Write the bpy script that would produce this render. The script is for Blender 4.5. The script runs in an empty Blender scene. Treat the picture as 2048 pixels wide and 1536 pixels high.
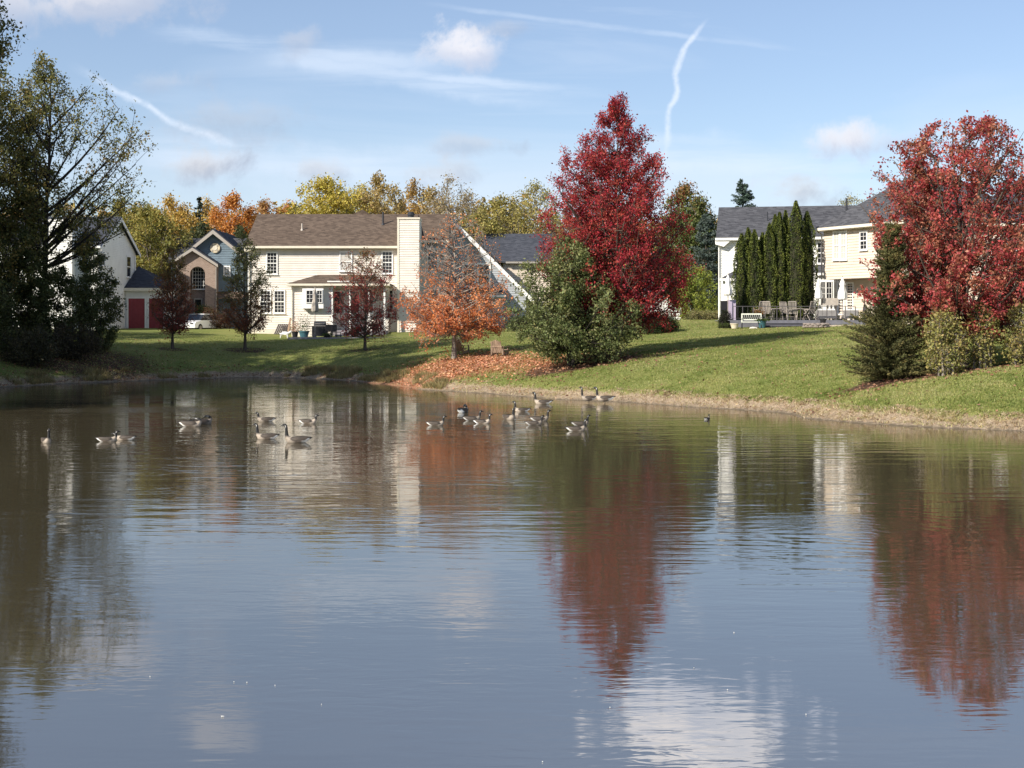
import bpy, math, random
import numpy as np
from mathutils import Vector, Matrix
C = bpy.context.scene.collection
R = math.radians
# ------------------------------------------------------------ camera, sky, sun, exposure
F = 2800.0; EYE = 3.2; HY = 652.0; CX = 1024.0        # focal length, horizon row and centre column of the photo; eye height over the water
cam = bpy.data.objects.new('camera', bpy.data.cameras.new('camera')); C.objects.link(cam)
cam.location = (0, 0, EYE); cam.rotation_euler = (R(90), 0, 0)
cam.data.sensor_width = 36; cam.data.lens = F/2048*36; cam.data.shift_y = -(768-HY)/2048
cam.data.clip_start = 0.1; cam.data.clip_end = 3000
bpy.context.scene.camera = cam
SUN_EL = R(33.5); SUN_AZ = math.atan2(-0.76, -0.65)   # direction towards the sun: left and behind the camera
sd = Vector((-0.76, -0.65, 1.0*math.tan(SUN_EL))).normalized()
sl = bpy.data.lights.new('sun', 'SUN'); sl.energy = 4.7; sl.angle = R(0.5); sl.color = (1.0, 0.925, 0.82)
sun = bpy.data.objects.new('sun', sl); C.objects.link(sun); sun.location = (-60, -50, 60)
sun.rotation_euler = sd.to_track_quat('Z', 'Y').to_euler()
vs = bpy.context.scene.view_settings
vs.view_transform = 'Standard'; vs.look = 'None'; vs.gamma = 1; vs.use_curve_mapping = False; vs.exposure = 0.68

class N:                                              # tiny node helper
    def __init__(s, tree): s.t = tree; s.n = tree.nodes; s.l = tree.links
    def put(s, sock, v):
        if isinstance(v, bpy.types.NodeSocket): s.l.new(v, sock)
        elif v is not None:
            if hasattr(sock.default_value, '__len__') and not hasattr(v, '__len__'): v = [v]*len(sock.default_value)
            if hasattr(v, '__len__') and len(sock.default_value) == 4 and len(v) == 3: v = (*v, 1)
            sock.default_value = v
    def new(s, typ, ins=(), **kw):
        n = s.n.new(typ)
        for k, v in kw.items(): setattr(n, k, v)
        if isinstance(ins, dict):
            for k, v in ins.items(): s.put(n.inputs[k], v)
        else:
            for i, v in enumerate(ins): s.put(n.inputs[i], v)
        return n
    def m(s, op, a, b=None, c=None, clamp=False): return s.new('ShaderNodeMath', (a, b, c), operation=op, use_clamp=clamp).outputs[0]
    def vm(s, op, a, b=None): return s.new('ShaderNodeVectorMath', (a, b), operation=op)
    def mix(s, f, a, b, blend='MIX'):
        n = s.n.new('ShaderNodeMix'); n.data_type = 'RGBA'; n.blend_type = blend
        s.put(n.inputs[0], f); s.put(n.inputs[6], a); s.put(n.inputs[7], b); return n.outputs[2]
    def noise(s, vec, scale, detail=4, rough=.5, dist=0.0):
        return s.new('ShaderNodeTexNoise', {'Vector': vec, 'Scale': scale, 'Detail': detail, 'Roughness': rough, 'Distortion': dist}).outputs[0]
    def ss(s, v, a, b, lo=0.0, hi=1.0):
        return s.new('ShaderNodeMapRange', (v, a, b, lo, hi), interpolation_type='SMOOTHSTEP').outputs[0]
    def scl(s, vec, sc): return s.new('ShaderNodeMapping', {'Vector': vec, 'Scale': sc}).outputs[0]

world = bpy.data.worlds.new('World'); bpy.context.scene.world = world; world.use_nodes = True
def build_sky():
    w = N(world.node_tree); w.n.clear()
    sky = w.new('ShaderNodeTexSky', sky_type='NISHITA'); sky.sun_disc = False
    sky.sun_elevation = SUN_EL; sky.sun_rotation = math.atan2(-0.76, -0.65) % (2*math.pi)
    sky.altitude = 200; sky.air_density = 1.0; sky.dust_density = 0.5; sky.ozone_density = 2.2
    d = w.new('ShaderNodeTexCoord').outputs['Generated']
    x, y, z = w.new('ShaderNodeSeparateXYZ', (d,)).outputs
    K = 10.0                                           # cloud radiance scale, undone by the background strength
    el = w.m('ARCSINE', z)
    # high thin cirrus over the whole dome, on a plane high above
    zz = w.m('ADD', w.m('MAXIMUM', z, 0.0), 0.10)
    pv = w.new('ShaderNodeCombineXYZ', (w.m('DIVIDE', x, zz), w.m('DIVIDE', y, zz), 0.0)).outputs[0]
    rot = w.new('ShaderNodeMapping', {'Vector': pv, 'Rotation': (0, 0, R(-22)), 'Scale': (0.33, 1.5, 1)}).outputs[0]
    c1 = w.ss(w.noise(rot, 1.0, 7, .55, 1.2), .43, .72)
    c2 = w.ss(w.noise(w.scl(pv, (.35, .5, 1)), 1.0, 4, .5), .38, .68)
    cir = w.m('MULTIPLY', w.m('MULTIPLY', c1, c2), 0.62)
    veil = w.m('MULTIPLY', w.ss(el, R(13.5), R(3.0)), w.ss(w.noise(w.scl(d, (3, 3, 16)), 1.0, 5, .55, .6), .25, .72))
    veil = w.m('MULTIPLY', veil, 0.74)
    wh = w.m('MAXIMUM', w.m('MAXIMUM', cir, veil), .13)
    up = w.ss(z, -.02, .03)
    wh = w.m('MULTIPLY', wh, up)
    base = w.mix(1.0, sky.outputs[0], (1.02, 1.0, 1.05), 'MULTIPLY')
    col = w.mix(wh, base, (K*.58, K*.66, K*.78))
    # individual clouds: (column, row, half width, half height, strength, lit) as angles on the sky
    u = w.m('DIVIDE', x, w.m('MAXIMUM', y, .05)); v = w.m('DIVIDE', z, w.m('MAXIMUM', y, .05))
    fr = w.m('GREATER_THAN', y, .3)
    wob = w.m('SUBTRACT', w.noise(d, 26, 6, .62, .3), .5)
    wob2 = w.m('SUBTRACT', w.noise(d, 75, 5, .6), .5)
    wb = w.m('MULTIPLY_ADD', wob2, .9, w.m('MULTIPLY', wob, 3.0))
    def streak(p0, p1, hw, strength, sc):              # a broad wisp between two directions
        a = ((p0[0]-CX)/F, (HY-p0[1])/F); b = ((p1[0]-CX)/F, (HY-p1[1])/F)
        L = math.hypot(b[0]-a[0], b[1]-a[1]); tx, ty = (b[0]-a[0])/L, (b[1]-a[1])/L
        du = w.m('SUBTRACT', u, a[0]); dv = w.m('SUBTRACT', v, a[1])
        al = w.m('DIVIDE', w.m('ADD', w.m('MULTIPLY', du, tx), w.m('MULTIPLY', dv, ty)), L)
        ac = w.m('ABSOLUTE', w.m('ADD', w.m('DIVIDE', w.m('SUBTRACT', w.m('MULTIPLY', dv, tx), w.m('MULTIPLY', du, ty)), hw/F), w.m('MULTIPLY', wob, 1.6)))
        mk = w.m('MULTIPLY', w.ss(ac, 1.0, .1), w.m('MULTIPLY', w.ss(al, -.05, .15), w.ss(al, 1.05, .6)))
        return w.m('MULTIPLY', w.m('MULTIPLY', mk, w.ss(w.noise(w.scl(d, sc), 1.0, 5, .6), .25, .65)), strength*1.0)
    tot = None
    for a in (((520, 105), (1190, 215), 34, .46, (8, 8, 90)), ((300, 60), (980, 150), 26, .45, (8, 8, 90)), ((860, 10), (1660, 108), 8, .28, (20, 20, 60)),
              ((600, 125), (1240, 190), 16, .55, (10, 10, 90)), ((250, 300), (1050, 350), 60, .5, (6, 6, 60)), ((1250, 300), (1900, 350), 60, .5, (6, 6, 60))):
        t = streak(*a); tot = t if tot is None else w.m('MAXIMUM', tot, t)
    tot = w.m('MULTIPLY', tot, fr)
    col = w.mix(tot, col, (K*.62, K*.70, K*.82))
    # two contrails, curved
    def trail(pts, across, along, wid, st):
        c = w.n.new('ShaderNodeFloatCurve'); cm = c.mapping
        lo, hi = pts[0][0], pts[-1][0]; mn = min(p[1] for p in pts)-.02; mx = max(p[1] for p in pts)+.02
        cur = cm.curves[0]
        for i, (a, b) in enumerate(pts):
            X, Y = (a-lo)/(hi-lo), (b-mn)/(mx-mn)
            if i == 0: cur.points[0].location = (X, Y)
            elif i == len(pts)-1: cur.points[-1].location = (X, Y)
            else: cur.points.new(X, Y)
        cm.update()
        t = w.m('DIVIDE', w.m('SUBTRACT', along, lo), hi-lo)
        w.put(c.inputs[1], w.m('ADD', t, w.m('MULTIPLY', wob2, .01)))
        c0 = w.m('MULTIPLY_ADD', c.outputs[0], mx-mn, mn)
        df = w.m('ABSOLUTE', w.m('ADD', w.m('SUBTRACT', across, c0), w.m('MULTIPLY', wob2, .0060)))
        c_w = w.m('MULTIPLY_ADD', w.noise(d, 18, 2), .0040, wid)
        k = w.m('MULTIPLY', w.ss(w.m('DIVIDE', df, c_w), 1.3, .0), w.ss(w.noise(d, 90, 4, .7), .25, .6, .45, 1.0))
        k = w.m('MULTIPLY', k, w.m('MULTIPLY', w.ss(t, -.05, .35), w.ss(t, 1.02, .85)))
        return w.m('MULTIPLY', w.m('MULTIPLY', k, fr), st)
    pu = lambda q: (q-CX)/F
    pv_ = lambda q: (HY-q)/F
    A = [(pu(a), pv_(b)) for a, b in ((145, 135), (200, 163), (240, 186), (290, 208), (330, 236), (400, 264), (480, 292))]
    B = sorted((pv_(b), pu(a)) for a, b in ((1416, 36), (1390, 68), (1366, 105), (1353, 145), (1354, 185), (1338, 222), (1336, 262), (1326, 330)))
    col = w.mix(trail(A, v, u, .0016, .62), col, (K*.68, K*.75, K*.86))
    col = w.mix(trail(B, u, v, .0006, .70), col, (K*.68, K*.74, K*.84))
    for (cx, cy, hw, hh, st, br) in ((945, 104, 86, 50, 1.0, 1.0), (410, 338, 84, 44, .8, .72), (1702, 282, 120, 48, .95, .95), (170, 8, 250, 60, .85, .9),
            (610, 84, 46, 38, .4, .8), (345, 165, 80, 28, .3, .8), (490, 240, 150, 55, .35, .66), (960, 290, 90, 26, .42, .7), (650, 345, 72, 34, .55, .72),
            (900, 352, 80, 34, .5, .72), (1600, 384, 120, 52, .65, .7), (1400, -140, 225, 105, 1.0, 1.5), (430, -140, 120, 60, .55, .9), (1010, 60, 60, 22, .3, .7), (-300, 60, 260, 90, .8, .95), (2420, 40, 260, 90, .8, .95), (700, -420, 300, 120, .9, 1.0), (1900, -520, 300, 120, .9, 1.0)):
        du = w.m('DIVIDE', w.m('SUBTRACT', u, (cx-CX)/F), hw/F); dv = w.m('DIVIDE', w.m('SUBTRACT', v, (HY-cy)/F), hh/F)
        r = w.m('SQRT', w.m('ADD', w.m('MULTIPLY', du, du), w.m('MULTIPLY', dv, dv)))
        q = w.m('ADD', r, wb)
        mk = w.m('MULTIPLY', w.m('MULTIPLY', w.ss(q, 1.15, .0), fr), st*.95)
        if br > 1.1: mk = w.m('MULTIPLY', w.ss(q, 1.0, .55), fr)
        lit = w.ss(w.m('ADD', w.m('SUBTRACT', dv, w.m('MULTIPLY', du, .45)), wb), -.75, .7)
        cc = w.mix(lit, (K*.47*br, K*.52*br, K*.64*br), (K*.80*br, K*.77*br, K*.78*br))
        col = w.mix(mk, col, cc)
    # below the horizon: a dull ground tone
    col = w.mix(w.ss(z, -.005, -.03), col, (K*.10, K*.11, K*.07))
    bg = w.new('ShaderNodeBackground', (col, 0.084)); out = w.new('ShaderNodeOutputWorld'); w.l.new(bg.outputs[0], out.inputs[0])
build_sky()

# ------------------------------------------------------------ materials
def mat(name, col, rough=.75, bump=0, bscale=30, var=0.0, vscale=3, spec=.3, stretch=(1, 1, 1), metal=0):
    m = bpy.data.materials.new(name); m.use_nodes = True; w = N(m.node_tree); p = w.n['Principled BSDF']
    p.inputs['Roughness'].default_value = rough; p.inputs['Specular IOR Level'].default_value = spec; p.inputs['Metallic'].default_value = metal
    tc = w.scl(w.new('ShaderNodeTexCoord').outputs['Object'], stretch)
    if var:
        f = w.ss(w.noise(tc, vscale, 5, .6), .3, .7)
        w.put(p.inputs[0], w.mix(f, [c*(1-var) for c in col], [min(1, c*(1+var)) for c in col]))
    else: p.inputs[0].default_value = (*col, 1)
    if bump:
        b = w.new('ShaderNodeBump', {'Strength': bump, 'Distance': .02, 'Height': w.noise(tc, bscale, 4, .6)}); w.l.new(b.outputs[0], p.inputs['Normal'])
    return m
def leaf_mat(name, trans=.4, rough=.55, tint=(1, 1, 1)):
    m = bpy.data.materials.new(name); m.use_nodes = True; w = N(m.node_tree); p = w.n['Principled BSDF']
    a = w.new('ShaderNodeAttribute', attribute_name='Col').outputs[0]
    w.put(p.inputs[0], a); p.inputs['Roughness'].default_value = rough; p.inputs['Specular IOR Level'].default_value = .25
    t = w.new('ShaderNodeBsdfTranslucent', (w.mix(1.0, a, (1.15*tint[0], 1.1*tint[1], .8*tint[2], 1), 'MULTIPLY'),))
    mx = w.new('ShaderNodeMixShader', (trans, p.outputs[0], t.outputs[0])); w.l.new(mx.outputs[0], w.n['Material Output'].inputs[0]); return m
def shingle_mat(name, c1, c2, streak=.35):
    m = bpy.data.materials.new(name); m.use_nodes = True; w = N(m.node_tree); p = w.n['Principled BSDF']
    tc = w.new('ShaderNodeTexCoord').outputs['Object']
    x, y, z = w.new('ShaderNodeSeparateXYZ', (tc,)).outputs
    # slope coordinate: height works as the course coordinate on every pitch
    row = w.m('FLOOR', w.m('DIVIDE', z, .075))
    cellx = w.m('FLOOR', w.m('DIVIDE', w.m('ADD', w.m('ADD', x, w.m('MULTIPLY', y, .37)), w.m('MULTIPLY', row, .173)), .30))
    wn = w.new('ShaderNodeTexWhiteNoise', noise_dimensions='2D'); w.put(wn.inputs['Vector'], w.new('ShaderNodeCombineXYZ', (cellx, row, 0.0)).outputs[0])
    f = w.m('ADD', w.m('MULTIPLY', wn.outputs[0], .65), w.m('MULTIPLY', w.noise(tc, 1.3, 6, .7), .5), clamp=True)
    w.put(p.inputs[0], w.mix(f, c1, c2)); p.inputs['Roughness'].default_value = .9; p.inputs['Specular IOR Level'].default_value = .15
    h = w.m('ADD', w.m('FRACT', w.m('DIVIDE', z, .075)), w.m('MULTIPLY', wn.outputs[0], .5))
    b = w.new('ShaderNodeBump', {'Strength': .6, 'Distance': .012, 'Height': h}); w.l.new(b.outputs[0], p.inputs['Normal']); return m
def brick_mat(name, c1, c2, mortar):
    m = bpy.data.materials.new(name); m.use_nodes = True; w = N(m.node_tree); p = w.n['Principled BSDF']
    tc = w.new('ShaderNodeTexCoord').outputs['Object']; x, y, z = w.new('ShaderNodeSeparateXYZ', (tc,)).outputs
    v = w.new('ShaderNodeCombineXYZ', (w.m('ADD', x, y), z, 0.0)).outputs[0]
    b = w.new('ShaderNodeTexBrick', {'Vector': v, 'Color1': c1, 'Color2': c2, 'Mortar': mortar, 'Scale': 1.0, 'Mortar Size': .008, 'Brick Width': .22, 'Row Height': .075})
    w.put(p.inputs[0], b.outputs[0]); p.inputs['Roughness'].default_value = .9; return m
M = dict(
    cream=mat('cream_siding', (.70, .645, .57), .6, var=.06, vscale=1.2), white=mat('white_siding', (.74, .74, .70), .6, var=.05, vscale=1.2),
    tan=mat('tan_siding', (.62, .53, .43), .6, var=.05, vscale=1.2), blue=mat('blue_siding', (.13, .18, .22), .7, var=.12, vscale=2), grey=mat('grey_siding', (.36, .38, .40), .65, var=.06, vscale=1.2),
    trim=mat('white_trim', (.80, .79, .75), .45, var=.04, vscale=4), ctrim=mat('cream_trim', (.70, .64, .52), .45, var=.05, vscale=4), gtrim=mat('grey_trim', (.34, .31, .27), .5),
    brown_roof=shingle_mat('brown_shingle', (.055, .040, .031), (.150, .112, .085)), grey_roof=shingle_mat('grey_shingle', (.030, .031, .036), (.105, .106, .115)),
    dark_roof=shingle_mat('dark_shingle', (.03, .034, .044), (.075, .08, .095)), brick=brick_mat('brick', (.20, .135, .10), (.28, .20, .155), (.32, .28, .25)),
    red=mat('red_door_paint', (.25, .045, .055), .5, var=.08), dark=mat('dark_paint', (.02, .02, .022), .5), pipe=mat('vent_pipe', (.03, .033, .04), .6), pipe2=mat('pale_vent', (.45, .40, .34), .6),
    bark=mat('bark', (.085, .07, .055), .95, .8, 14, .35, 5, stretch=(1, 1, .25)), pale_bark=mat('pale_bark', (.23, .20, .17), .95, .6, 14, .3, 5, stretch=(1, 1, .3)), dark_bark=mat('dark_bark', (.035, .03, .024), .95, .8, 14, .3, 5, stretch=(1, 1, .25)),
    wood=mat('weathered_wood', (.26, .185, .13), .85, .5, 12, .3, 6, stretch=(1, 1, .3)), greyteak=mat('grey_teak', (.34, .30, .26), .8, .3, 20, .2, 6), deck=mat('deck_composite', (.15, .15, .17), .7, .2, 20, .15, 3),
    deckdark=mat('deck_tread', (.06, .06, .07), .7, .2, 20, .15, 3), rail=mat('rail_metal', (.12, .11, .11), .4, metal=.3), fabric=mat('white_canvas', (.78, .77, .73), .85, .3, 10, .05, 4), tancloth=mat('tan_cloth', (.40, .36, .31), .9, .3, 10, .12, 4),
    bench=mat('cream_bench', (.66, .68, .58), .5, var=.06), teal=mat('teal_ceramic', (.05, .13, .15), .25, var=.2), terra=mat('pale_pot', (.66, .58, .44), .7, var=.12), stone=mat('stone', (.26, .22, .19), .9, .6, 12, .35, 6), pale_stone=mat('pale_stone', (.62, .58, .48), .9, .5, 10, .15, 5),
    carpaint=mat('white_car_paint', (.75, .76, .78), .2, spec=.5), tyre=mat('rubber', (.02, .02, .02), .85), lilac=mat('lilac_cloth', (.42, .36, .45), .9), paver=mat('patio_paver', (.27, .25, .26), .9, .4, 8, .2, 3), gravel=mat('pale_gravel', (.50, .42, .34), .95, .8, 40, .25, 8),
    boards=mat('dark_boards', (.05, .045, .045), .85, .4, 14, .3, 5), feather=mat('feather', (.55, .55, .52), .8), lead=mat('greyed_cloth', (.24, .23, .22), .9, var=.15), medal=mat('cream_medallion', (.55, .48, .34), .7, var=.1))
def glass_mat():
    m = bpy.data.materials.new('window_glass'); m.use_nodes = True; w = N(m.node_tree); p = w.n['Principled BSDF']
    p.inputs[0].default_value = (.018, .02, .024, 1); p.inputs['Roughness'].default_value = .06; p.inputs['Specular IOR Level'].default_value = .45
    g = w.new('ShaderNodeNewGeometry').outputs['Position']
    b = w.new('ShaderNodeBump', {'Strength': .25, 'Distance': .02, 'Height': w.noise(g, 1.4, 2)}); w.l.new(b.outputs[0], p.inputs['Normal']); return m
M['glass'] = glass_mat(); M['blind'] = mat('glass_over_blind', (.50, .47, .42), .12, spec=.5)
LEAF = leaf_mat('leaf', .36); NEEDLE = leaf_mat('needle', .12, .7); BLADE = leaf_mat('grass_blade', .3, .6); LITTER = leaf_mat('fallen_leaf', .15, .8)
def vcol_mat(name, rough=.7):
    m = bpy.data.materials.new(name); m.use_nodes = True; w = N(m.node_tree); p = w.n['Principled BSDF']
    a = w.new('ShaderNodeAttribute', attribute_name='Col').outputs[0]
    nz = w.ss(w.noise(w.new('ShaderNodeTexCoord').outputs['Object'], 40, 3), .3, .7, .75, 1.2)
    w.put(p.inputs[0], w.mix(1.0, a, w.new('ShaderNodeCombineXYZ', (nz, nz, nz)).outputs[0], 'MULTIPLY')); p.inputs['Roughness'].default_value = rough; return m
PLUME = vcol_mat('plumage')

# ------------------------------------------------------------ mesh helpers
def tag(o, label=None, cat=None, group=None, kind=None):
    if label: o['label'] = label
    if cat: o['category'] = cat
    if group: o['group'] = group
    if kind: o['kind'] = kind
    return o
def mesh_np(name, V, Fq, m, col=None, attrs=None, smooth=False):
    me = bpy.data.meshes.new(name); V = np.asarray(V, np.float32); Fq = np.asarray(Fq, np.int32); k = Fq.shape[1]
    me.vertices.add(len(V)); me.vertices.foreach_set('co', V.ravel())
    me.loops.add(Fq.size); me.loops.foreach_set('vertex_index', Fq.ravel())
    me.polygons.add(len(Fq)); me.polygons.foreach_set('loop_start', np.arange(0, Fq.size, k, dtype=np.int32))
    if smooth: me.polygons.foreach_set('use_smooth', np.ones(len(Fq), bool))
    me.update(calc_edges=True)
    if col is not None:
        a = me.color_attributes.new('Col', 'FLOAT_COLOR', 'POINT'); c = np.ones((len(V), 4), np.float32); c[:, :3] = col; a.data.foreach_set('color', c.ravel())
    for n_, v_ in (attrs or {}).items():
        a = me.attributes.new(n_, 'FLOAT', 'POINT'); a.data.foreach_set('value', np.asarray(v_, np.float32))
    me.materials.append(m); return me
def link(name, me, parent=None, loc=(0, 0, 0), rz=0):
    o = bpy.data.objects.new(name, me); C.objects.link(o); o.location = loc; o.rotation_euler = (0, 0, rz)
    if parent: o.parent = parent
    return o
def empty(name, loc, rz=0, label=None, cat=None, group=None):
    o = link(name, None, None, loc, rz); o.empty_display_size = .3; return tag(o, label, cat, group)
class MB:
    def __init__(s): s.v = []; s.f = []
    def poly(s, pts): k = len(s.v); s.v += [tuple(p) for p in pts]; s.f.append(tuple(range(k, k+len(pts)))); return s
    def hexa(s, a, b):                                 # bottom quad a, top quad b (counter-clockwise from above)
        k = len(s.v); s.v += [tuple(p) for p in a]+[tuple(p) for p in b]
        s.f += [tuple(k+i for i in f) for f in ((3, 2, 1, 0), (4, 5, 6, 7), (0, 1, 5, 4), (1, 2, 6, 5), (2, 3, 7, 6), (3, 0, 4, 7))]; return s
    def box(s, x0, x1, y0, y1, z0, z1): return s.hexa([(x0, y0, z0), (x1, y0, z0), (x1, y1, z0), (x0, y1, z0)], [(x0, y0, z1), (x1, y0, z1), (x1, y1, z1), (x0, y1, z1)])
    def fb(s, o, u, n, a0, a1, c0, c1, d0, d1):        # box in a wall frame: u along, z up, n out
        o, u, n = Vector(o), Vector(u), Vector(n); z = Vector((0, 0, 1)); P = lambda a, c, d: o+u*a+z*c+n*d
        return s.hexa([P(a0, c0, d1), P(a1, c0, d1), P(a1, c0, d0), P(a0, c0, d0)], [P(a0, c1, d1), P(a1, c1, d1), P(a1, c1, d0), P(a0, c1, d0)])
    def prism(s, poly, vec):                           # extrude polygon along vec
        k = len(s.v); n = len(poly); s.v += [tuple(p) for p in poly]+[tuple(Vector(p)+Vector(vec)) for p in poly]
        s.f += [tuple(range(k+n-1, k-1, -1)), tuple(range(k+n, k+2*n))]+[(k+i, k+(i+1) % n, k+n+(i+1) % n, k+n+i) for i in range(n)]; return s
    def bar(s, p, q, r, n=6, r2=None):
        p, q = Vector(p), Vector(q); d = (q-p).normalized(); a = d.orthogonal().normalized(); b = d.cross(a); r2 = r if r2 is None else r2; k = len(s.v)
        for (c, rr) in ((p, r), (q, r2)): s.v += [tuple(c+(a*math.cos(t)+b*math.sin(t))*rr) for t in [2*math.pi*i/n for i in range(n)]]
        s.f += [(k+i, k+(i+1) % n, k+n+(i+1) % n, k+n+i) for i in range(n)]+[tuple(range(k+n-1, k-1, -1)), tuple(range(k+n, k+2*n))]; return s
    def lathe(s, prof, n=14, c=(0, 0), sq=None):
        k = len(s.v)
        for (r, z) in prof:
            for i in range(n):
                t = 2*math.pi*i/n; rr = r*(1+(sq(t) if sq else 0)); s.v.append((c[0]+rr*math.cos(t), c[1]+rr*math.sin(t), z))
        for j in range(len(prof)-1):
            for i in range(n): s.f.append((k+j*n+i, k+j*n+(i+1) % n, k+(j+1)*n+(i+1) % n, k+(j+1)*n+i))
        s.f.append(tuple(range(k+n-1, k-1, -1))); s.f.append(tuple(range(k+(len(prof)-1)*n, k+len(prof)*n))); return s
    def siding(s, o, u, n, z0, z1, lo, hi, course=.18):  # lapped boards between lo(z) and hi(z) along u
        o, u, n = Vector(o), Vector(u), Vector(n); zv = Vector((0, 0, 1)); z = z0
        while z < z1-.01:
            t = min(z+course, z1); a, b, c, d = lo(z), hi(z), hi(t), lo(t)
            if b > a: s.poly([o+u*a+zv*z+n*.035, o+u*b+zv*z+n*.035, o+u*c+zv*t+n*.004, o+u*d+zv*t+n*.004]); s.poly([o+u*a+zv*z+n*.001, o+u*b+zv*z+n*.001, o+u*b+zv*z+n*.035, o+u*a+zv*z+n*.035])
            z = t
        return s
    def build(s, name, m, parent=None, smooth=False, loc=(0, 0, 0), rz=0, bevel=0):
        me = bpy.data.meshes.new(name); me.from_pydata(s.v, [], s.f); me.materials.append(m); me.update()
        if smooth: me.polygons.foreach_set('use_smooth', [True]*len(me.polygons))
        return link(name, me, parent, loc, rz)
def copy_tree(o, parent=None):
    c = o.copy(); C.objects.link(c); c.parent = parent
    for ch in list(o.children): copy_tree(ch, c)
    return c

# ------------------------------------------------------------ noise and terrain
_rg = np.random.default_rng(5); _G = _rg.random((256, 256))
def vnoise(x, y):
    x = np.asarray(x, float); y = np.asarray(y, float); xi = np.floor(x).astype(int); yi = np.floor(y).astype(int); fx = x-xi; fy = y-yi
    fx = fx*fx*(3-2*fx); fy = fy*fy*(3-2*fy); g = lambda a, b: _G[a % 256, b % 256]
    return (g(xi, yi)*(1-fx)+g(xi+1, yi)*fx)*(1-fy)+(g(xi, yi+1)*(1-fx)+g(xi+1, yi+1)*fx)*fy-.5
def fbm(x, y): return vnoise(x, y)+.5*vnoise(x*2.1+7, y*2.1+3)+.25*vnoise(x*4.3+1, y*4.3+9)
def X_(px, Y): return (px-CX)*Y/F
def Z_(py, Y): return EYE+(HY-py)*Y/F
_sh = [(0, 775), (120, 768), (250, 763), (380, 758), (500, 754.5), (620, 757), (700, 762), (780, 770), (840, 779.5), (960, 786), (1100, 798), (1240, 804), (1350, 812), (1448, 818), (1540, 824), (1590, 830), (1614, 838), (1738, 848), (1900, 857), (2048, 863)]
SHORE = [(X_(a, F*EYE/(b-HY)), F*EYE/(b-HY)) for a, b in _sh]
SHORE += [(19.5, 36), (23, 28), (22, 16), (17, 7), (8, 3.4), (-6, 3.0), (-20, 4.5), (-30, 14), (-35, 30), (-36, 46), (-33, 60), (-30, 68)]
def sdist(x, y):
    P = np.array(SHORE); Q = np.roll(P, -1, 0); x = np.asarray(x, float); y = np.asarray(y, float); d = np.full(x.shape, 1e9); ins = np.zeros(x.shape, bool)
    for (ax, ay), (bx, by) in zip(P, Q):
        ex, ey = bx-ax, by-ay; t = np.clip(((x-ax)*ex+(y-ay)*ey)/(ex*ex+ey*ey), 0, 1); d = np.minimum(d, np.hypot(x-ax-t*ex, y-ay-t*ey))
        c = ((ay > y) != (by > y)); xx = ax+(y-ay)/(ey if abs(ey) > 1e-9 else 1e-9)*ex; ins ^= (c & (x < xx))
    return np.where(ins, -d, d)
def ground(x, y, full=False):
    x = np.asarray(x, float); y = np.asarray(y, float); d = sdist(x, y)
    dd = d+.22*fbm(x*.9, y*.9)*np.clip(1.5-abs(d)*.2, 0, 1)+.10*vnoise(x*3, y*3)+.5*vnoise(x*1.3+5, y*1.3)*np.exp(-((d-1.0)/.4)**2)
    z = np.interp(dd, [-12, -3, -.4, 0, .35, .8, 1.0, 1.25, 1.6, 4, 6.5, 11, 22, 30, 60], [-1.6, -.7, -.12, .0, .06, .14, .20, .45, .56, 1.18, 1.58, 2.05, 2.82, 3.03, 3.08])
    z = z+np.clip((y-82)/14, 0, 1)*np.clip((x-3)/9, 0, 1)*.62*np.clip((d-8)/10, 0, 1)
    bump = np.clip(d/6, 0, 1); z = z+.09*fbm(x*.16, y*.16)*bump+.018*vnoise(x*1.7, y*1.7)*np.clip(d, 0, 1)
    z = np.where((d > 0) & (d < 1.6), z+.07*fbm(x*2.2, y*2.2)*np.clip(d*2, 0, 1), z)
    return (z, dd) if full else z
def gz(x, y): return float(ground(np.array([x]), np.array([y]))[0])
def axis(lo, hi, step, far, n=26):
    mid = np.arange(lo, hi+step/2, step); g = np.geomspace(step, far, n); return np.concatenate([(lo-np.cumsum(g))[::-1], mid, hi+np.cumsum(g)])
TREES_RED = (X_(908, 80), 80.0); LITTER_SPOTS = []
def litter_density(x, y):                              # orange leaf carpet between the orange tree and the shore
    a = np.exp(-(((x-TREES_RED[0]-.2)/3.6)**2+((y-TREES_RED[1]+3.6)/5.2)**2)**1.3)
    b = np.exp(-(((x+4.6)/4.0)**2+((y-73.8)/2.6)**2)); c = np.exp(-(((x-1.8)/3.0)**2+((y-70.8)/2.6)**2)); e = np.exp(-(((x+8.6)/2.2)**2+((y-78.5)/2.2)**2))
    return np.clip(a+.95*b+.75*c+.6*e, 0, 1)
xs = axis(-46, 44, .32, 90); ys = axis(36, 116, .32, 90)
ys = ys[(ys > -300)]
GX, GY = np.meshgrid(xs, ys); GZ, GD = ground(GX.ravel(), GY.ravel(), True); nx, ny = len(xs), len(ys)
ii = (np.arange(ny-1)[:, None]*nx+np.arange(nx-1)[None, :]).ravel()
LD = litter_density(GX.ravel(), GY.ravel())
BD = np.zeros_like(LD)                                  # mulch and bare soil beds
for bx, by, rx, ry in ((X_(1850, 51.8), 51.8, 3.4, 1.1), (X_(1165, 68), 68.4, 3.2, 2.4), (X_(345, 92), 92, 1.1, 1.1), (X_(490, 94), 94, 1.6, 1.3), (X_(730, 92), 92, 1.2, 1.0), (-29, 84, 8, 6), (X_(1960, 51), 51.4, 3.0, 1.2)):
    BD = np.maximum(BD, np.exp(-(((GX.ravel()-bx)/rx)**2+((GY.ravel()-by)/ry)**2)**2))
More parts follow.
